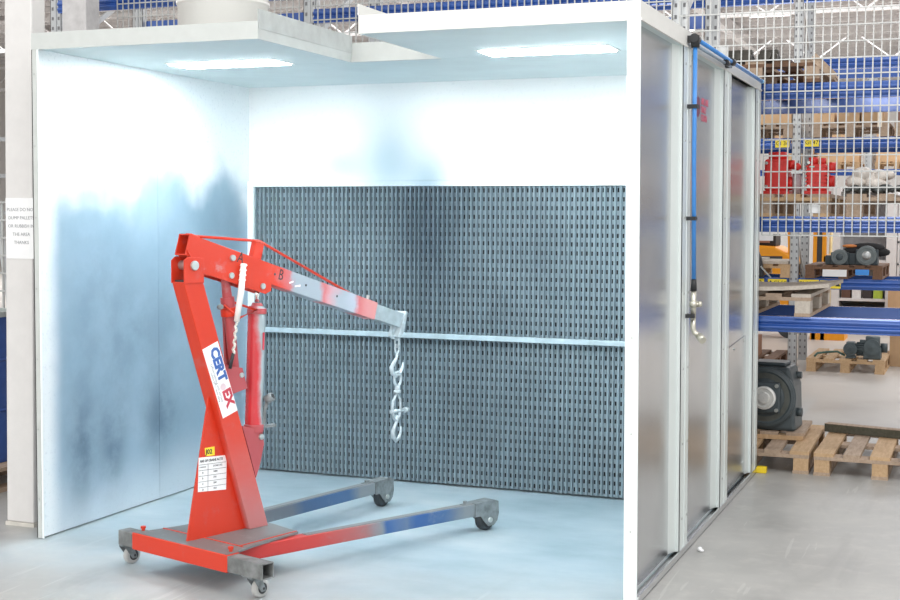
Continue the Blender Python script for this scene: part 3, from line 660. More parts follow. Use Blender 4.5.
MB().cyl(hp(.003, .742), hp(.003, .70), .013, seg=12).cyl(hp(.003, .715), hp(.003, .70), .019, seg=12).build('swivel_shank', HOOKM, hk)
MB().pipe([hp(0, .70), hp(-.03, .66), hp(-.034, .61), hp(-.02, .57), hp(.0, .555), hp(.022, .58), hp(.03, .62), hp(.026, .665)], .0075, 8, True).build('coupling_link', HOOKM, hk)
MB().cyl(hp(-.045, .607), hp(.075, .607), .009, seg=10).cyl(hp(.06, .607), hp(.083, .607), .014, seg=10).build('coupling_pin', HOOKM, hk)
hook(.585, .135, .06, .0085).build('lower_hook', HOOKM, hk)

# ================================================================== pallet racking
def upright(par, x, y0, y1, z1, w_=.1):
    """one rack frame: perforated front and rear post with diagonal ties"""
    for y in (y0, y1):
        mb = MB().box(x, x+w_, y, y+.004, .01, z1).box(x, x+.004, y, y+.07, .01, z1).box(x+w_-.004, x+w_, y, y+.07, .01, z1)
        mb.box(x+w_*.42, x+w_*.58, y-.008, y, .01, z1)
        n = int(z1/.075)
        for k in range(n):
            for a in (.22, .78): mb.box(x+w_*a-.008, x+w_*a+.008, y-.002, y, .06+k*.075, .085+k*.075, 1)
        mb.box(x-.02, x+w_+.02, y-.02, y+.09, 0, .012)
        mb.build('rack_post', [RGREY, RHOLE], par)
    mb = MB(); z = .3; s = 0
    while z+.7 < z1:
        a, b = (y0+.05, y1+.02) if s % 2 == 0 else (y1+.02, y0+.05)
        mb.bar((x+w_/2, a, z), (x+w_/2, b, z+.65), .02, .04); z += .65; s += 1
    mb.build('diagonal_tie', RGREY, par)
def beam(par, x0, x1, y, zt, h=.115, front=True, conn=()):
    d = .045
    y0, y1 = (y-d, y) if front else (y, y+d)
    f_ = y0 if front else y1; e_ = -1 if front else 1; bk = y1 if front else y0
    pr = [(f_, 0), (f_+e_*.001, .10), (f_+e_*.010, .24), (f_+e_*.012, .30), (f_+e_*.010, .38), (f_-e_*.001, .48), (f_-e_*.001, .54), (f_+e_*.010, .64), (f_+e_*.012, .70), (f_+e_*.010, .78), (f_+e_*.001, .90), (f_, 1), (bk, 1), (bk, 0)]
    mb = MB().prism([(x0, yy, zt-h*k) for yy, k in pr], (x1-x0, 0, 0))
    b_ = mb.build('blue_beam', RBLUE, par)
    for cx in conn:
        MB().box(cx-.035, cx+.035, y0-.016, y0-.010, zt-h-.04, zt+.05).build('beam_connector', RBLUE, b_)
    return b_
def label(par, x0, x1, y, z0, z1, s, sz=None):
    lb = MB().box(x0, x1, y-.003, y, z0, z1).build('yellow_label', YLAB, par)
    text('lettering', s, sz or (z1-z0)*.85, INK, lb, Matrix.Translation(-Vector(par.location)) @ frame_mtx(((x0+x1)/2, y-.0035, (z0+z1)/2), (1, 0, 0), (0, 0, 1)), 'CENTER', ext=.0005)
def meshpanel(par, x0, x1, z0, z1, y, px=.05, pz=.1, r=.0038, name='wire_mesh_panel', cut=None):
    """cut = (x, z): left of x the mesh only starts at height z"""
    mb = MB(); n = int(round((x1-x0)/px))
    for i in range(n+1):
        x = x0+i*(x1-x0)/n; mb.box(x-r, x+r, y-r, y+r, cut[1] if cut and x < cut[0]-.01 else z0, z1)
    m_ = int(round((z1-z0)/pz))
    for k in range(m_+1):
        z = z0+k*(z1-z0)/m_; mb.box(cut[0] if cut and z < cut[1]-.01 else x0, x1, y-3*r, y-r, z-r, z+r)
    return mb.build(name, WIRE, par)
NY0, NY1 = 3.33, 4.43
rack = thing('pallet_rack', 'nearest blue and grey pallet rack with wire mesh front, right behind the booth', 'pallet rack', (1.2, NY0, 0))
for x in (-2.47, -.25, 2.44, 5.2): upright(rack, x, NY0, NY1, 3.9)
for zt in (1.0, 1.635, 2.47, 3.10, 3.28):
    for i, (a, b) in enumerate(((-2.37, -.25), (-.15, 2.44), (2.54, 5.2))):
        if (zt < 3 and i < 2) or (zt > 3 and i == 2) or (zt > 3 and (zt > 3.2) != (i == 0)): continue
        beam(rack, a, b, NY0+.01, zt, .10); beam(rack, a, b, NY1+.04, zt, .10, front=False)
for a, b, z0, c_ in ((-1.80, -.25, 2.515, None), (-.15, 2.45, 2.515, None), (2.50, 5.1, 1.515, (3.05, 2.515))): meshpanel(rack, a, b, z0, z0+round((3.6-z0)/.1)*.1, NY0-.066, cut=c_)

def pallet(name, label_, loc, rz, wd, mat, w_=.8, l_=1.2, group=None, detail=True, mat2=None):
    q = thing(name, label_, 'pallet', loc, rz, group, local=True)
    bw = .10
    for x in (0, w_/2-bw/2, w_-bw):
        MB().box(x, x+bw, 0, l_, 0, .022).build('bottom_board', mat, q)
        for y in (0, l_/2-.07, l_-.14): MB().box(x+.003, x+bw-.003, y+.002, y+.14, .022, .10).build('block', mat2 or mat, q)
    for y in (0, l_/2-.07, l_-.14): MB().box(0, w_, y, y+.14, .10, .122).build('cross_board', mat, q)
    ws = (.12, .10, .12, .10, .12); g = (w_-sum(ws))/4; x = 0
    for k_, a in enumerate(ws):
        MB().box(x, x+a, 0, l_, .122, .144).build('top_board', mat if k_ % 2 else (mat2 or mat), q); x += a+g
    return q
def motor(name, label_, loc, rz, mats, sc=1., group=None, disc=True):
    """geared electric motor lying along its local x, drive end at -x"""
    A, Bm, Cm = mats; q = thing(name, label_, 'motor', loc, rz, group, local=True)
    k = sc
    MB().box(-.11*k, .0, -.09*k, .09*k, .03*k, .22*k).prism([(-.12*k, -.1*k, 0), (.02*k, -.1*k, 0), (.01*k, -.09*k, .035*k), (-.11*k, -.09*k, .035*k)], (0, .2*k, 0)).build('gear_housing', A, q, bevel=.015*k)
    mb = MB().cyl((.0, 0, .125*k), (.22*k, 0, .125*k), .075*k, seg=24)
    for i in range(16):
        a = i*PI/8; mb.bar((.02*k, math.cos(a)*.083*k, .125*k+math.sin(a)*.083*k), (.21*k, math.cos(a)*.083*k, .125*k+math.sin(a)*.083*k), .006*k, .018*k, up=(0, math.cos(a+.01), math.sin(a+.01)))
    mb.build('finned_body', A, q)
    MB().lathe((.21*k, 0, .125*k), (1, 0, 0), [(0, .09*k), (.05*k, .09*k), (.065*k, .07*k), (.066*k, .001)], 24).build('fan_cover', A, q)
    MB().box(.06*k, .15*k, -.04*k, .04*k, .205*k, .25*k).build('terminal_box', Bm, q, bevel=.006*k)
    MB().lathe((-.055*k, -.09*k, .125*k), (0, -1, 0), [(0, .09*k), (.012*k, .09*k), (.013*k, .06*k), (.03*k, .055*k), (.031*k, .03*k)], 24).build('output_flange', Bm, q)
    MB().lathe((-.055*k, -.12*k, .125*k), (0, -1, 0), [(0, .03*k), (.02*k, .028*k), (.021*k, .001)], 18).build('shaft_hub', Cm, q)
    return q
GL_ = 'pallets on the racks and floor behind the booth'
# near rack, floor: pallet under the big gear motor, empty pallet beside it
pallet('wooden_pallet', 'pale pallet on the floor under the big dark gear motor', (2.57, 3.262, 0), .02, .8, MIDW, mat2=PINE)
q = thing('wooden_skid', 'small timber skid under the big dark gear motor, on top of a pallet', 'skid', (2.66, 3.68, .146), .03, local=True)
for y in (0, .5): MB().box(0, .62, y, y+.10, 0, .03).build('cross_bearer', PINE, q)
for x in (0, .17, .34, .51): MB().box(x, x+.12, 0, .62, .03, .05).build('deck_board', MIDW, q)
pallet('wooden_pallet', 'empty pale floor pallet at the right with a dark timber across its far end', (3.40, 3.262, 0), .0, .8, MIDW, mat2=PINE)
e_ = thing('timber_beam', 'dark green squared timber lying across the empty floor pallet', 'timber', (3.8, 4.2, .145), 0)
MB().bar((3.38, 4.22, .173), (4.7, 3.88, .173), .09, .055).build('timber', TIMB, e_, bevel=.004)
MB().bar((3.38, 4.218, .2015), (4.7, 3.878, .2015), .085, .003).build('weathered_top', MIDW, e_)
# big gear motor, output flange towards the camera
q = thing('gear_motor', 'large dark grey gear motor with round flange and bright hub, on the floor skid', 'motor', (3.035, 3.90, .198), -.05, local=True)
MB().prism([(-.26, -.16, 0), (.20, -.16, 0), (.195, -.16, .05), (.185, -.16, .30), (.15, -.16, .43), (-.16, -.16, .43), (-.25, -.16, .28)], (0, .30, 0)).build('gear_housing', MOTB, q, bevel=.02)
MB().lathe((0, -.16, .225), (0, -1, 0), [(0, .205), (.02, .205), (.024, .195), (.03, .195), (.034, .175), (.03, .17), (.02, .14), (.024, .12), (.03, .11), (.031, .001)], 40).build('output_flange', MOTB, q)
MB().lathe((0, -.185, .225), (0, -1, 0), [(0, .172), (.003, .172), (.0035, .13)], 40).build('flange_recess', M('oily_flange_face', (.12, .13, .12), .35, .6), q)
MB().box(-.105, .105, -.21, -.185, .12, .33).build('square_cover', MOTB, q, bevel=.02)
MB().lathe((0, -.21, .225), (0, -1, 0), [(0, .078), (.02, .078), (.022, .066), (.012, .058), (.012, .04), (.03, .035), (.031, .001)], 30).build('hub', M('bright_hub', (.75, .76, .74), .3, .4), q)
for i in range(4):
    a = PI/4+i*PI/2; MB().cyl((math.cos(a)*.115, -.185, .225+math.sin(a)*.115), (math.cos(a)*.115, -.222, .225+math.sin(a)*.115), .013, seg=10).build('bolt', ZINC, q)
MB().box(-.1, .12, -.12, .1, .43, .455).build('top_cover', MOTB, q, bevel=.012)
MB().cyl((.225, -.05, .12), (.19, -.05, .12), .03, seg=14).cyl((.20, .05, .36), (.15, .05, .36), .025, seg=14).build('side_plug', MOTB, q)
# near rack, first level
pallet('wooden_pallet', 'weathered pallet on the lowest blue beam, carrying a warped board', (2.56, 3.27, 1.002), 0, .8, MIDW, mat2=GREYW)
mb = MB(); n = 10
for i in range(n):
    x0, x1 = 2.53+i*.094, 2.53+(i+1)*.094; c = lambda x: .03*((x-3.0)/.47)**2
    mb.hexa([(x0, 3.26, 1.162+c(x0)), (x1, 3.26, 1.162+c(x1)), (x1, 4.2, 1.152+c(x1)), (x0, 4.2, 1.152+c(x0)), (x0, 3.26, 1.186+c(x0)), (x1, 3.26, 1.186+c(x1)), (x1, 4.2, 1.176+c(x1)), (x0, 4.2, 1.176+c(x0))])
solo(mb, 'warped_board', GREYW, 'pale warped board lying on the weathered pallet above the lowest beam', 'board', (3.0, 3.7, 1.147))
solo(MB().box(2.75, 2.85, 3.5, 4.2, 1.147, 1.155), 'packing_strip', GREYW, 'thin strip of wood under the warped board', 'strip', (2.8, 3.8, 1.147))
# near rack, second level: pallets with red gear motors
pallet('wooden_pallet', 'tan pallet under the red motors, behind the wire mesh', (2.66, 3.29, 1.632), 0, .8, PINE, mat2=MIDW)
pallet('wooden_pallet', 'brown pallet at the right frame edge beside the red motors, behind the wire mesh', (3.56, 3.29, 1.632), 0, .8, MIDW)
RM = (MOTR, MOTR, ZINC)
def redbox(x, label_, tall, wd, rib):
    q = thing('gear_motor', label_, 'motor', (x, 3.45, 1.778), 0, 'red gear motors', local=True)
    h = tall
    MB().box(0, wd, 0, .2, .02, h*.82).build('gear_housing', MOTR, q, bevel=.015)
    MB().box(-.01, wd+.01, -.01, .21, 0, .022).build('foot_plate', MOTR, q)
    if rib:
        mb = MB()
        for k in range(6): mb.box(-.004, wd+.004, -.006, .206, .05+k*.024, .06+k*.024)
        mb.build('cooling_ribs', MOTR, q)
        MB().cyl((wd*.3, .05, h*.8), (wd*.3, .05, h), .03, seg=14).cyl((wd*.75, .05, h*.8), (wd*.75, .05, h*.98), .024, seg=14).build('top_plug', MOTR, q)
        MB().box(.02, .05, -.008, -.005, h*.72, h*.76).build('type_plate', M('mint_plate', (.3, .6, .5), .4), q)
        MB().cyl((wd, .08, .17), (wd+.05, .08, .17), .035, seg=16).cyl((wd, .08, .08), (wd+.045, .08, .08), .04, seg=16).build('end_cover', MOTR, q)
    else:
        MB().cyl((wd/2, .1, h*.8), (wd/2, .1, h*.99), wd*.42, seg=24).build('round_top', MOTR, q)
        MB().cyl((wd, .06, .19), (wd+.035, .06, .19), .03, seg=14).cyl((wd, .06, .07), (wd+.03, .06, .07), .045, seg=14).build('side_cover', MOTR, q)
    for z in (.05, .2): MB().cyl((.015, -.0, z), (.015, -.012, z), .01, seg=8).build('bolt', ZINC, q)
    return q
redbox(3.03, 'tall smooth red gear motor behind the mesh, nearest the booth', .275, .15, False)
redbox(3.295, 'ribbed red gear motor with small mint plate, right of the smooth one', .235, .125, True)
q = thing('gear_motor', 'dark maroon motor half hidden by the far booth post, left of the red ones', 'motor', (2.82, 3.5, 1.778), 0, 'red gear motors', local=True)
MAR = M('maroon_motor', (.22, .02, .03), .4)
MB().box(.03, .14, 0, .2, 0, .2).build('gear_housing', MAR, q, bevel=.02); MB().cyl((.10, -.02, .23), (.10, -.06, .23), .025, seg=14).build('bright_cap', ZINC, q)
q = thing('fitting', 'small grey cylinder fitting with red knob between the two red motors', 'fitting', (3.235, 3.47, 1.778), 0, local=True)
MB().cyl((0, 0, 0), (0, 0, .13), .028, seg=16).build('cylinder_body', M('pinkish_grey', (.45, .36, .38), .4), q)
MB().box(-.035, .035, -.03, .03, .13, .15).build('clamp', STEEL, q); MB().sphere((0, 0, .175), .026).build('red_knob', MOTR, q)
mb = MB()
rnd = random.Random(5)
for i in range(9): mb.sphere((3.60+rnd.uniform(0, .2), 3.40+rnd.uniform(0, .2), 1.835+rnd.uniform(0, .07)), rnd.uniform(.035, .06), (1.2, 1, .8))
solo(mb, 'plastic_bag', M('milky_plastic_bag', (.78, .72, .66), .4, 0, .25, 20), 'crumpled milky plastic bag right of the ribbed red motor', 'bag', (3.7, 3.5, 1.778))
mb = MB()
for i in range(8): mb.sphere((3.56+i*.045, 3.33+.02*(i % 3), 1.80+.01*(i % 2)), .022+.008*(i % 3), (1.3, 1, .8))
solo(mb, 'metal_parts', M('black_and_bright_parts', (.10, .11, .11), .3, .6, .9, 30), 'heap of small black metal parts in front of the milky bag', 'parts', (3.7, 3.33, 1.778))
for i, (x, c, lb) in enumerate(((3.90, (.75, .68, .66), 'pale pink carton behind the mesh near the right frame edge'), (4.06, (.10, .13, .25), 'navy carton behind the mesh at the right frame edge'))):
    solo(MB().box(x, x+.13, 3.42, 3.6, 1.779, 1.90+.03*i), 'carton', M('near_carton_'+'ab'[i], c, .7), lb, 'carton', (x+.06, 3.5, 1.779))
solo(MB().box(3.335, 3.405, 3.280, 3.284, 1.655, 1.71), 'paper_label', WHITEP, 'white paper on the front of the tan pallet under the red motors', 'label', (3.37, 3.284, 1.655))
# near rack, third level
pallet('wooden_pallet', 'brown pallet with splayed boards high on the near rack, under oily parts', (2.585, 3.27, 2.472), 0, .8, OLDW, mat2=MIDW)
mbz = [(2.68, .13, .10, 'oily dark engine part with a white paper tag, leftmost on the high pallet'), (2.86, .17, .09, 'oily dark rounded casting in the middle of the high pallet'), (3.05, .12, .085, 'oily dark lump nearest the right end of the high pallet')]
for i, (x, w_, h_, lb) in enumerate(mbz):
    q = thing('engine_part', lb, 'engine part', (x, 3.42, 2.618), 0, 'oily parts on the high pallet', local=True)
    MB().box(-w_/2, w_/2, -.07, .13, 0, h_*.6).cyl((-w_/2, .03, h_*.55), (w_/2, .03, h_*.55), h_*.45, seg=16).build('casting', MOTD, q, bevel=.01)
    MB().cyl((0, -.07, h_*.4), (0, -.10, h_*.4), h_*.3, seg=14).build('flange', MOTD, q)
    if i == 0: MB().box(.05, .13, -.112, -.11, .03, .10).build('paper_tag', WHITEP, q)
q = solo(MB().bar((3.36, 3.27, 2.60), (3.42, 3.95, 2.50), .06, .02).bar((3.34, 3.27, 2.63), (3.47, 3.30, 2.50), .02, .05), 'loose_slat', MIDW, 'loose split slat sticking out at the right end of the high pallet', 'slat', (3.4, 3.6, 2.5))

# ------------------------------------------------------------------ far rack
FY0, FY1 = 9.62, 10.55
frk = thing('pallet_rack', 'second pallet rack far behind the first, with yellow bay labels on its beams', 'pallet rack', (2.5, FY0, 0))
for x in (-.3, 2.41, 5.2): upright(frk, x, FY0, FY1, 5.2, .095)
for zt in (.985, 2.50, 3.34, 4.06):
    beam(frk, 2.51, 5.2, FY0+.01, zt, conn=(2.55,)); beam(frk, -.19, 2.40, FY0+.01, zt, conn=(2.36,))
    if zt < 4: beam(frk, 2.54, 5.2, FY1+.04, zt, front=False); beam(frk, -.19, 2.43, FY1+.04, zt, front=False)
yl_ = FY0+.01-.045-.014
for a, b, zz, s in ((2.24, 2.39, 2.40, 'GI 36'), (2.55, 2.70, 2.405, 'GI 47'), (2.04, 2.15, .885, '12'), (2.19, 2.39, .885, '▲GI 50'), (2.52, 2.73, .885, 'GI 61 ▲'), (2.745, 2.96, .88, 'GI 63 ▲')):
    label(frk, a, b, yl_, zz, zz+.085, s, .062)
pallet('wooden_pallet', 'light pallet on the far floor carrying two slate grey motors', (2.645, 9.32, 0), 0, .8, PINE, group=None)
SM = (MOTL, MOTL, MOTG)
def mot2(x, y, z, lb, k, rz=0., g=None): return motor('gear_motor', lb, (x, y, z), rz, SM, k, g)
mot2(3.13, 9.5, .146, 'smaller slate motor, left of the pair on the far floor pallet', .80)
q = thing('gear_motor', 'tall slate motor, right of the pair on the far floor pallet', 'motor', (3.31, 9.5, .146), 0, local=True)
MB().cyl((0, 0, .12), (0, 0, .24), .075, seg=20).box(-.09, .09, -.09, .09, 0, .13).build('gear_housing', MOTL, q, bevel=.01)
MB().lathe((0, -.09, .13), (0, -1, 0), [(0, .085), (.02, .085), (.021, .05), (.03, .001)], 20).build('output_flange', MOTL, q); MB().cyl((.08, 0, .12), (.15, 0, .12), .05, seg=16).build('shaft_end', MOTG, q)
solo(MB().pipe([(2.72, 9.40, .155), (2.75, 9.42, .19), (2.85, 9.5, .20), (2.95, 9.48, .21), (3.03, 9.45, .175)], .012, 8), 'cable', M('green_black_cable', (.05, .12, .10), .5), 'dark cable lying on the far floor pallet beside the smaller motor', 'cable', (2.9, 9.45, .146))
pallet('wooden_pallet', 'dark brown pallet on the far rack shelf under two round-faced motors', (2.585, 9.56, .987), 0, .85, OLDW)
lb_ = solo(MB().box(2.77, 3.02, 9.552, 9.556, 1.01, 1.085), 'paper_label', WHITEP, 'white paper label on the front of the dark brown shelf pallet', 'label', (2.9, 9.556, 1.01))
solo(MB().box(3.11, 3.25, 9.552, 9.556, 1.03, 1.09), 'blue_tag', M('blue_tag', (.06, .30, .80), .5), 'blue tag on the front of the dark brown shelf pallet', 'tag', (3.18, 9.556, 1.03))
for x, lb, r in ((2.93, 'round-faced dark motor, left of the pair on the shelf pallet', .085), (3.21, 'larger round-faced dark motor, right of the pair on the shelf pallet', .105)):
    q = thing('gear_motor', lb, 'motor', (x, 9.75, 1.133), 0, local=True)
    MB().box(-r*1.1, r*1.1, -.05, .15, 0, r*1.6).cyl((0, -.06, r), (0, .15, r), r, seg=24).build('motor_body', MOTG, q, bevel=.01)
    MB().lathe((0, -.06, r), (0, -1, 0), [(0, r), (.02, r), (.021, r*.75), (.015, r*.7), (.015, r*.45)], 24).build('round_flange', M('flange_grey', (.18, .21, .215), .4, .4), q)
    MB().lathe((0, -.07, r), (0, -1, 0), [(0, r*.5), (.015, r*.3), (.02, .001)], 20).build('hub', STEEL if r > .1 else MOTG, q)
    MB().box(-r*1.8, -r*1.05, -.02, .1, .0, r*1.2).build('side_box', MOTG, q, bevel=.01)
solo(MB().sphere((3.05, 9.86, 1.27), .10, (1.2, .8, .6)).sphere((3.20, 9.90, 1.32), .12, (1.6, .8, .45)).sphere((3.34, 9.9, 1.27), .08, (1.3, .8, .6)), 'black_cloth', M('black_cloth', (.02, .02, .022), .9), 'crumpled black cloth thrown over the round-faced motors', 'cloth', (3.2, 9.9, 1.2))
solo(MB().sphere((3.02, 9.83, 1.335), .05, (1.6, .8, .4)), 'orange_rag', M('orange_rag', (.70, .25, .08), .9), 'orange rag lying on the black cloth over the shelf motors', 'rag', (3.02, 9.83, 1.31))
pallet('wooden_pallet', 'light pallet on the far shelf left of the perforated post', (1.62, 9.56, .987), 0, .8, PINE)
solo(MB().box(1.66, 2.40, 9.6, 10.5, 1.133, 1.165).box(1.9, 2.1, 9.7, 10.3, 1.165, 1.19), 'sheet_stack', GREYW, 'grey boards lying on the light pallet left of the perforated post', 'boards', (2.0, 10, 1.133))
q = thing('seat', 'black moulded seat behind the booth corner, on the far shelf', 'seat', (2.08, 9.45, .99), 0, local=True)
MB().prism([(-.16, 0, 0), (.08, 0, 0), (.05, 0, .20), (.0, 0, .32), (-.1, 0, .33), (-.16, 0, .3)], (0, .1, 0)).build('seat_shell', BLACKP, q, bevel=.02); MB().bar((.05, -.02, .12), (.16, -.02, .0), .015, .015).build('seat_arm', ZINC, q)
# second level of the far rack: pallets with cartons
def carton(x, y, z, a, b, h, mat, lb, g=None, tape=True):
    q = thing('carton', lb, 'carton', (x, y, z), 0, g, local=True)
    MB().box(0, a, 0, b, 0, h).build('box_body', mat, q, bevel=.003)
    MB().box(a*.46, a*.54, -.001, 0, h*.6, h).build('tape', M('brown_tape', (.55, .42, .25), .3), q)
    return q
pallet('wooden_pallet', 'pallet with a flat carton, high on the far rack left of the perforated post', (1.62, 9.56, 2.502), 0, .8, MIDW)
carton(1.64, 9.60, 2.648, .76, 1.0, .13, CARDL, 'flat tan carton high on the far rack, left of the perforated post')
pallet('wooden_pallet', 'pallet of cartons high on the far rack, right of the perforated post', (2.62, 9.56, 2.502), 0, .8, MIDW)
for i, (x, h, m_, lb) in enumerate(((2.62, .17, CARDL, 'small tan carton beside the perforated post, high on the far rack'), (2.88, .13, CARD, 'middle brown carton of the row high on the far rack'), (3.13, .15, CARD, 'brown carton with the paler top, third right of the perforated post'))):
    carton(x, 9.6, 2.648, .23, .6, h, m_, lb, 'cartons high on the far rack')
pallet('wooden_pallet', 'pallet at the right frame edge, high on the far rack', (3.47, 9.56, 2.502), 0, .8, MIDW)
carton(3.50, 9.6, 2.648, .35, .6, .14, M('dark_carton', (.25, .12, .09), .8), 'dark red brown carton at the right frame edge, high on the far rack')
solo(MB().box(3.30, 3.345, 9.53, 9.545, 2.60, 2.80), 'hanging_tag', M('white_orange_tag', (.9, .8, .65), .6), 'white hanging tag on the pallets high on the far rack', 'tag', (3.32, 9.54, 2.6))
carton(3.44, 10.2, .0, .6, .6, .40, CARD, 'brown carton on the far floor right of the motor pallet')
solo(MB().box(3.40, 3.42, 9.0, 9.02, 0, .01), 'floor_anchor', ZINC, 'tiny bright bolt in the far floor', 'bolt', (3.41, 9.01, 0)) if False else None

# ------------------------------------------------------------------ third rack, cabinet, lift truck, shelving further back
TY0 = 22.
trk = thing('pallet_rack', 'third pallet rack deep in the hall, seen above the storage cabinet', 'pallet rack', (2.5, TY0, 0))
for x in (-.6, 2.22, 5.0): upright(trk, x, TY0, TY0+1.1, 4.6, .13)
for zt in (2.61, 4.3): beam(trk, -.5, 2.22, TY0, zt, .12); beam(trk, 2.34, 5.0, TY0, zt, .12)
k = 0
for x in (.85, 1.72, 2.80, 3.7):
    pallet('wooden_pallet', ['pallet under cartons at the left of the third rack', 'pallet under cartons left of the white post of the third rack', 'pallet under cartons just right of the white post of the third rack', 'rightmost pallet under cartons of the third rack'][k], (x-.4, TY0, 2.61), 0, .8, PINE, group='pallets on the third rack')
    carton(x-.38, TY0+.05, 2.756, .76, 1.0, .55, CARDL, ['big tan carton at the left of the third rack', 'big tan carton left of the white post of the third rack', 'big tan carton just right of the white post of the third rack', 'rightmost big tan carton of the third rack'][k], 'big cartons on the third rack'); k += 1
cab = thing('storage_cabinet', 'tall pale grey open cabinet with shelves of small boxes, beyond the far rack', 'cabinet', (2.7, 15.7, 0))
MB().box(2.12, 2.37, 15.7, 16.3, 0, 2.1).build('side_panel', CABI, cab); MB().box(3.04, 3.19, 15.7, 16.3, 0, 2.1).build('side_panel', CABI, cab)
MB().box(2.37, 3.04, 16.25, 16.3, 0, 2.1).build('back_panel', M('cabinet_back_grey', (.30, .30, .31), .7), cab)
for z in (.02, .40, .98, 2.05): MB().box(2.37, 3.04, 15.72, 16.25, z, z+.04).build('shelf', CABI, cab)
MB().box(2.24, 2.26, 15.69, 15.7, 0, 2.1).build('panel_joint', M('joint_grey', (.55, .54, .54), .6), cab)
cols = [('dark brown box', (.12, .06, .04)), ('white box', (.8, .8, .8)), ('black box', (.05, .04, .04)), ('lime green packet', (.5, .65, .08))]
for i, (nm, c) in enumerate(cols):
    solo(MB().box(2.40+i*.155, 2.53+i*.155, 15.8, 16.0, .44, .60+.03*(i % 2)), 'small_box', M(nm.replace(' ', '_'), c, .6), nm+' on the middle shelf of the storage cabinet', 'box', (2.46+i*.155, 15.9, .44), 'boxes in the cabinet')
for i in range(2): solo(MB().box(2.42+i*.32, 2.70+i*.30, 15.8, 16.1, .062, .30), 'small_box', M(('reddish_box', 'olive_box')[i], ((.35, .12, .09), (.18, .15, .08))[i], .7), ('reddish', 'olive')[i]+' box on the bottom shelf of the storage cabinet', 'box', (2.56+i*.3, 15.9, .062), 'boxes in the cabinet')
shv = thing('shelving_unit', 'pale shelving unit with bottles at the right frame edge', 'shelf', (3.55, 15.7, 0))
for x in (3.20, 4.1): MB().box(x, x+.03, 15.7, 16.2, 0, 2.0).build('side_frame', CABI, shv)
for z in (.3, .62, .95, 1.28, 1.6, 1.95): MB().box(3.2, 4.13, 15.7, 16.2, z, z+.03).build('shelf', CABI, shv)
cs = [('dark red', (.16, .03, .03)), ('navy blue', (.05, .07, .25)), ('orange brown', (.45, .2, .08)), ('cream', (.6, .55, .5))]
for r_i, (z, sh) in enumerate(((.65, 'lowest'), (.98, 'second lowest'), (1.31, 'second highest'), (1.63, 'highest'))):
    for j in range(2):
        x = 3.27+j*.09; cn, cc = cs[(r_i+j) % 4]
        solo(MB().lathe((x, 15.8, z), (0, 0, 1), [(0, .001), (0, .034), (.17, .034), (.20, .014), (.24, .014), (.241, .001)], 12), 'bottle', M(cn.replace(' ', '_')+'_bottle', cc, .3), '%s bottle on the %s bottle shelf at the right frame edge' % (cn, sh), 'bottle', (x, 15.8, z), 'bottles on the shelving unit')
carton(3.13, 14.9, .46-.46, .5, .5, .72, CARD, 'brown carton in front of the shelving unit')
# orange lift truck between the racks
lt = thing('lift_truck', 'orange lift truck parked beyond the far rack, left of the cabinet', 'lift truck', (1.83, 13.4, 0), 0, local=True)
MB().prism([(-.6, 0, .25), (.20, 0, .25), (.24, 0, .8), (.15, 0, 1.12), (-.1, 0, 1.25), (-.6, 0, 1.28)], (0, .9, 0)).build('truck_body', ORANGE, lt, bevel=.03)
for y in (.05, .85): MB().bar((.10, y, 1.1), (.08, y, 1.50), .05, .05).bar((.10, y, 1.50), (-.6, y, 1.52), .05, .05, up=(0, 1, 0)).build('guard_frame', ORANGE, lt)
MB().box(-.5, -.12, .2, .7, 1.25, 1.42).build('black_console', BLACKP, lt, bevel=.02); MB().box(-.42, -.2, .15, .2, 1.3, 1.42).build('brown_panel', M('brown_panel', (.4, .22, .16), .7), lt)
MB().box(-.36, -.13, -.01, .0, 1.33, 1.50).build('white_sheet', WHITEP, lt); MB().box(-.45, -.0, -.003, 0, 1.08, 1.12).build('dark_stripe', DARKM, lt)
for x in (-.45, .1): MB().cyl((x, -.01, .15), (x, .12, .15), .15, seg=20).build('wheel', DARKM, lt)
ms = thing('lift_mast', 'orange upright mast of a stacker beside the white cabinet', 'mast', (2.33, 13.3, 0), 0, local=True)
for x in (-.06, .06): MB().box(x-.025, x+.025, 0, .08, 0, 1.95).build('mast_rail', ORANGE, ms)
MB().box(-.035, .035, .02, .05, 0, 1.9).build('mast_chain', DARKM, ms); MB().box(.04, .30, .0, .3, .85, 1.15).build('orange_housing', ORANGE, ms, bevel=.02); MB().box(-.1, .35, 0, .5, 0, .12).build('mast_base', ORANGE, ms)
q = thing('pipe_stand', 'grey pipes standing between the lift truck and the orange mast', 'pipes', (2.18, 14.7, 0), 0, local=True)
for i, c in enumerate(((.55, .55, .52), (.7, .72, .7), (.35, .36, .36), (.75, .6, .3))): MB().cyl((-.08+i*.075, 0, 0), (-.06+i*.075, 0, 1.9), .022, seg=10).build('pipe', M('pipe_paint_%s' % 'abcd'[i], c, .4), q)
# dark pallet stack and crate far left under the near beam
q = pallet('wooden_pallet', 'old brown pallet on the far floor just behind the big gear motor', (1.55, 8.9, 0), 0, .8, OLDW)
carton(1.7, 9.0, .146, .45, .5, .22, M('rusty_carton', (.30, .15, .09), .8), 'rusty brown box on the old pallet behind the big gear motor')

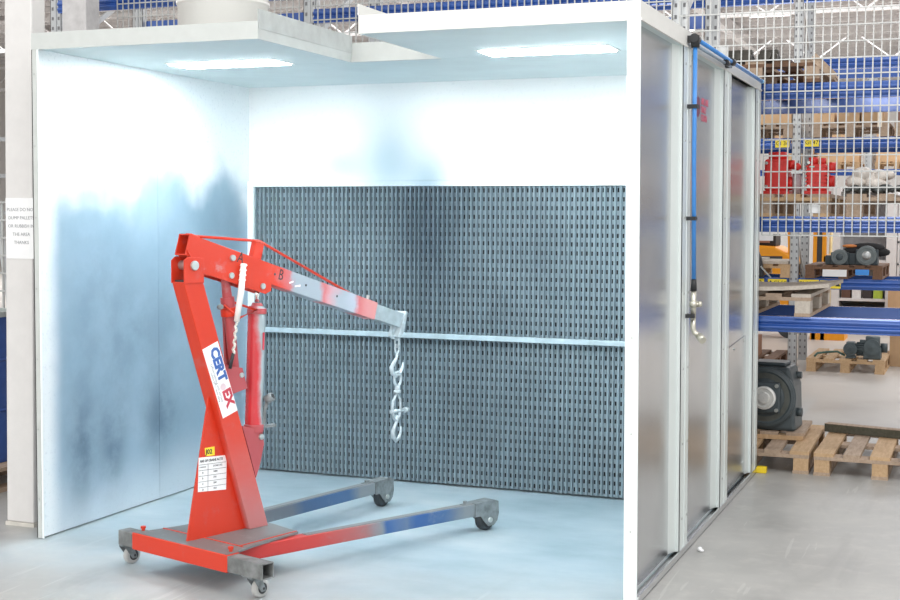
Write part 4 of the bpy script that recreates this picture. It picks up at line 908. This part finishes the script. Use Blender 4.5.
# ================================================================== left edge of the frame
pallet('wooden_pallet', 'pallet under the blue drum at the left frame edge', (-1.72, .5, 0), 0, .8, MIDW)
q = thing('steel_drum', 'blue steel drum at the left frame edge beside the white column', 'drum', (-1.32, 1.0, .146))
DB = M('drum_blue', (.03, .09, .33), .35)
MB().lathe((-1.32, 1, .146), (0, 0, 1), [(0, .001), (0, .29), (.02, .292), (.3, .285), (.31, .296), (.32, .285), (.6, .285), (.61, .296), (.62, .285), (.86, .285), (.87, .295), (.885, .29)], 36).build('drum_shell', DB, q)
MB().lathe((-1.32, 1, 1.016), (0, 0, 1), [(0, .28), (.01, .001)], 36).lathe((-1.32, 1, 1.011), (0, 0, 1), [(0, .286), (.0, .30), (.03, .30), (.03, .28), (.0, .28)], 36).build('drum_lid', ZINC, q)
q = thing('wire_cage_trolley', 'tall wire cage trolley half hidden behind the white column', 'trolley', (-1.35, 1.9, 0))
for x in (-1.95, -1.50): MB().bar((x, 1.9, .1), (x, 1.9, 1.75), .03, .03).build('corner_tube', ZINC, q)
for x in (-1.95, -1.50): MB().bar((x, 2.5, .1), (x, 2.5, 1.75), .03, .03).build('corner_tube', ZINC, q)
meshpanel(q, -1.95, -1.50, .15, 1.7, 1.9, .09, .12, .006); meshpanel(q, -1.95, -1.50, .15, 1.7, 2.5, .09, .12, .006)
MB().box(-1.97, -1.48, 1.88, 2.52, .1, .13).build('cage_base', ZINC, q)
for x in (-1.93, -1.52):
    for y in (1.92, 2.48): MB().cyl((x-.015, y, .05), (x+.015, y, .05), .05, seg=16).box(x-.012, x+.012, y-.02, y+.02, .05, .1).build('castor', DARKM, q)
q = thing('step_ladder', 'aluminium step ladder leaning near the left frame edge', 'ladder', (-1.9, 2.9, 0))
for dx in (0, .36): MB().bar((-2.28+dx*.0, 2.75+dx, .0), (-2.62+dx*.0, 2.75+dx, 2.32), .05, .025).build('ladder_rail', RGREY, q)
mb = MB()
for i in range(8): mb.bar((-2.32-.04*i, 2.76, .28*(i+1)-.05), (-2.32-.04*i, 3.10, .28*(i+1)-.05), .03, .03)
mb.build('rungs', RGREY, q)
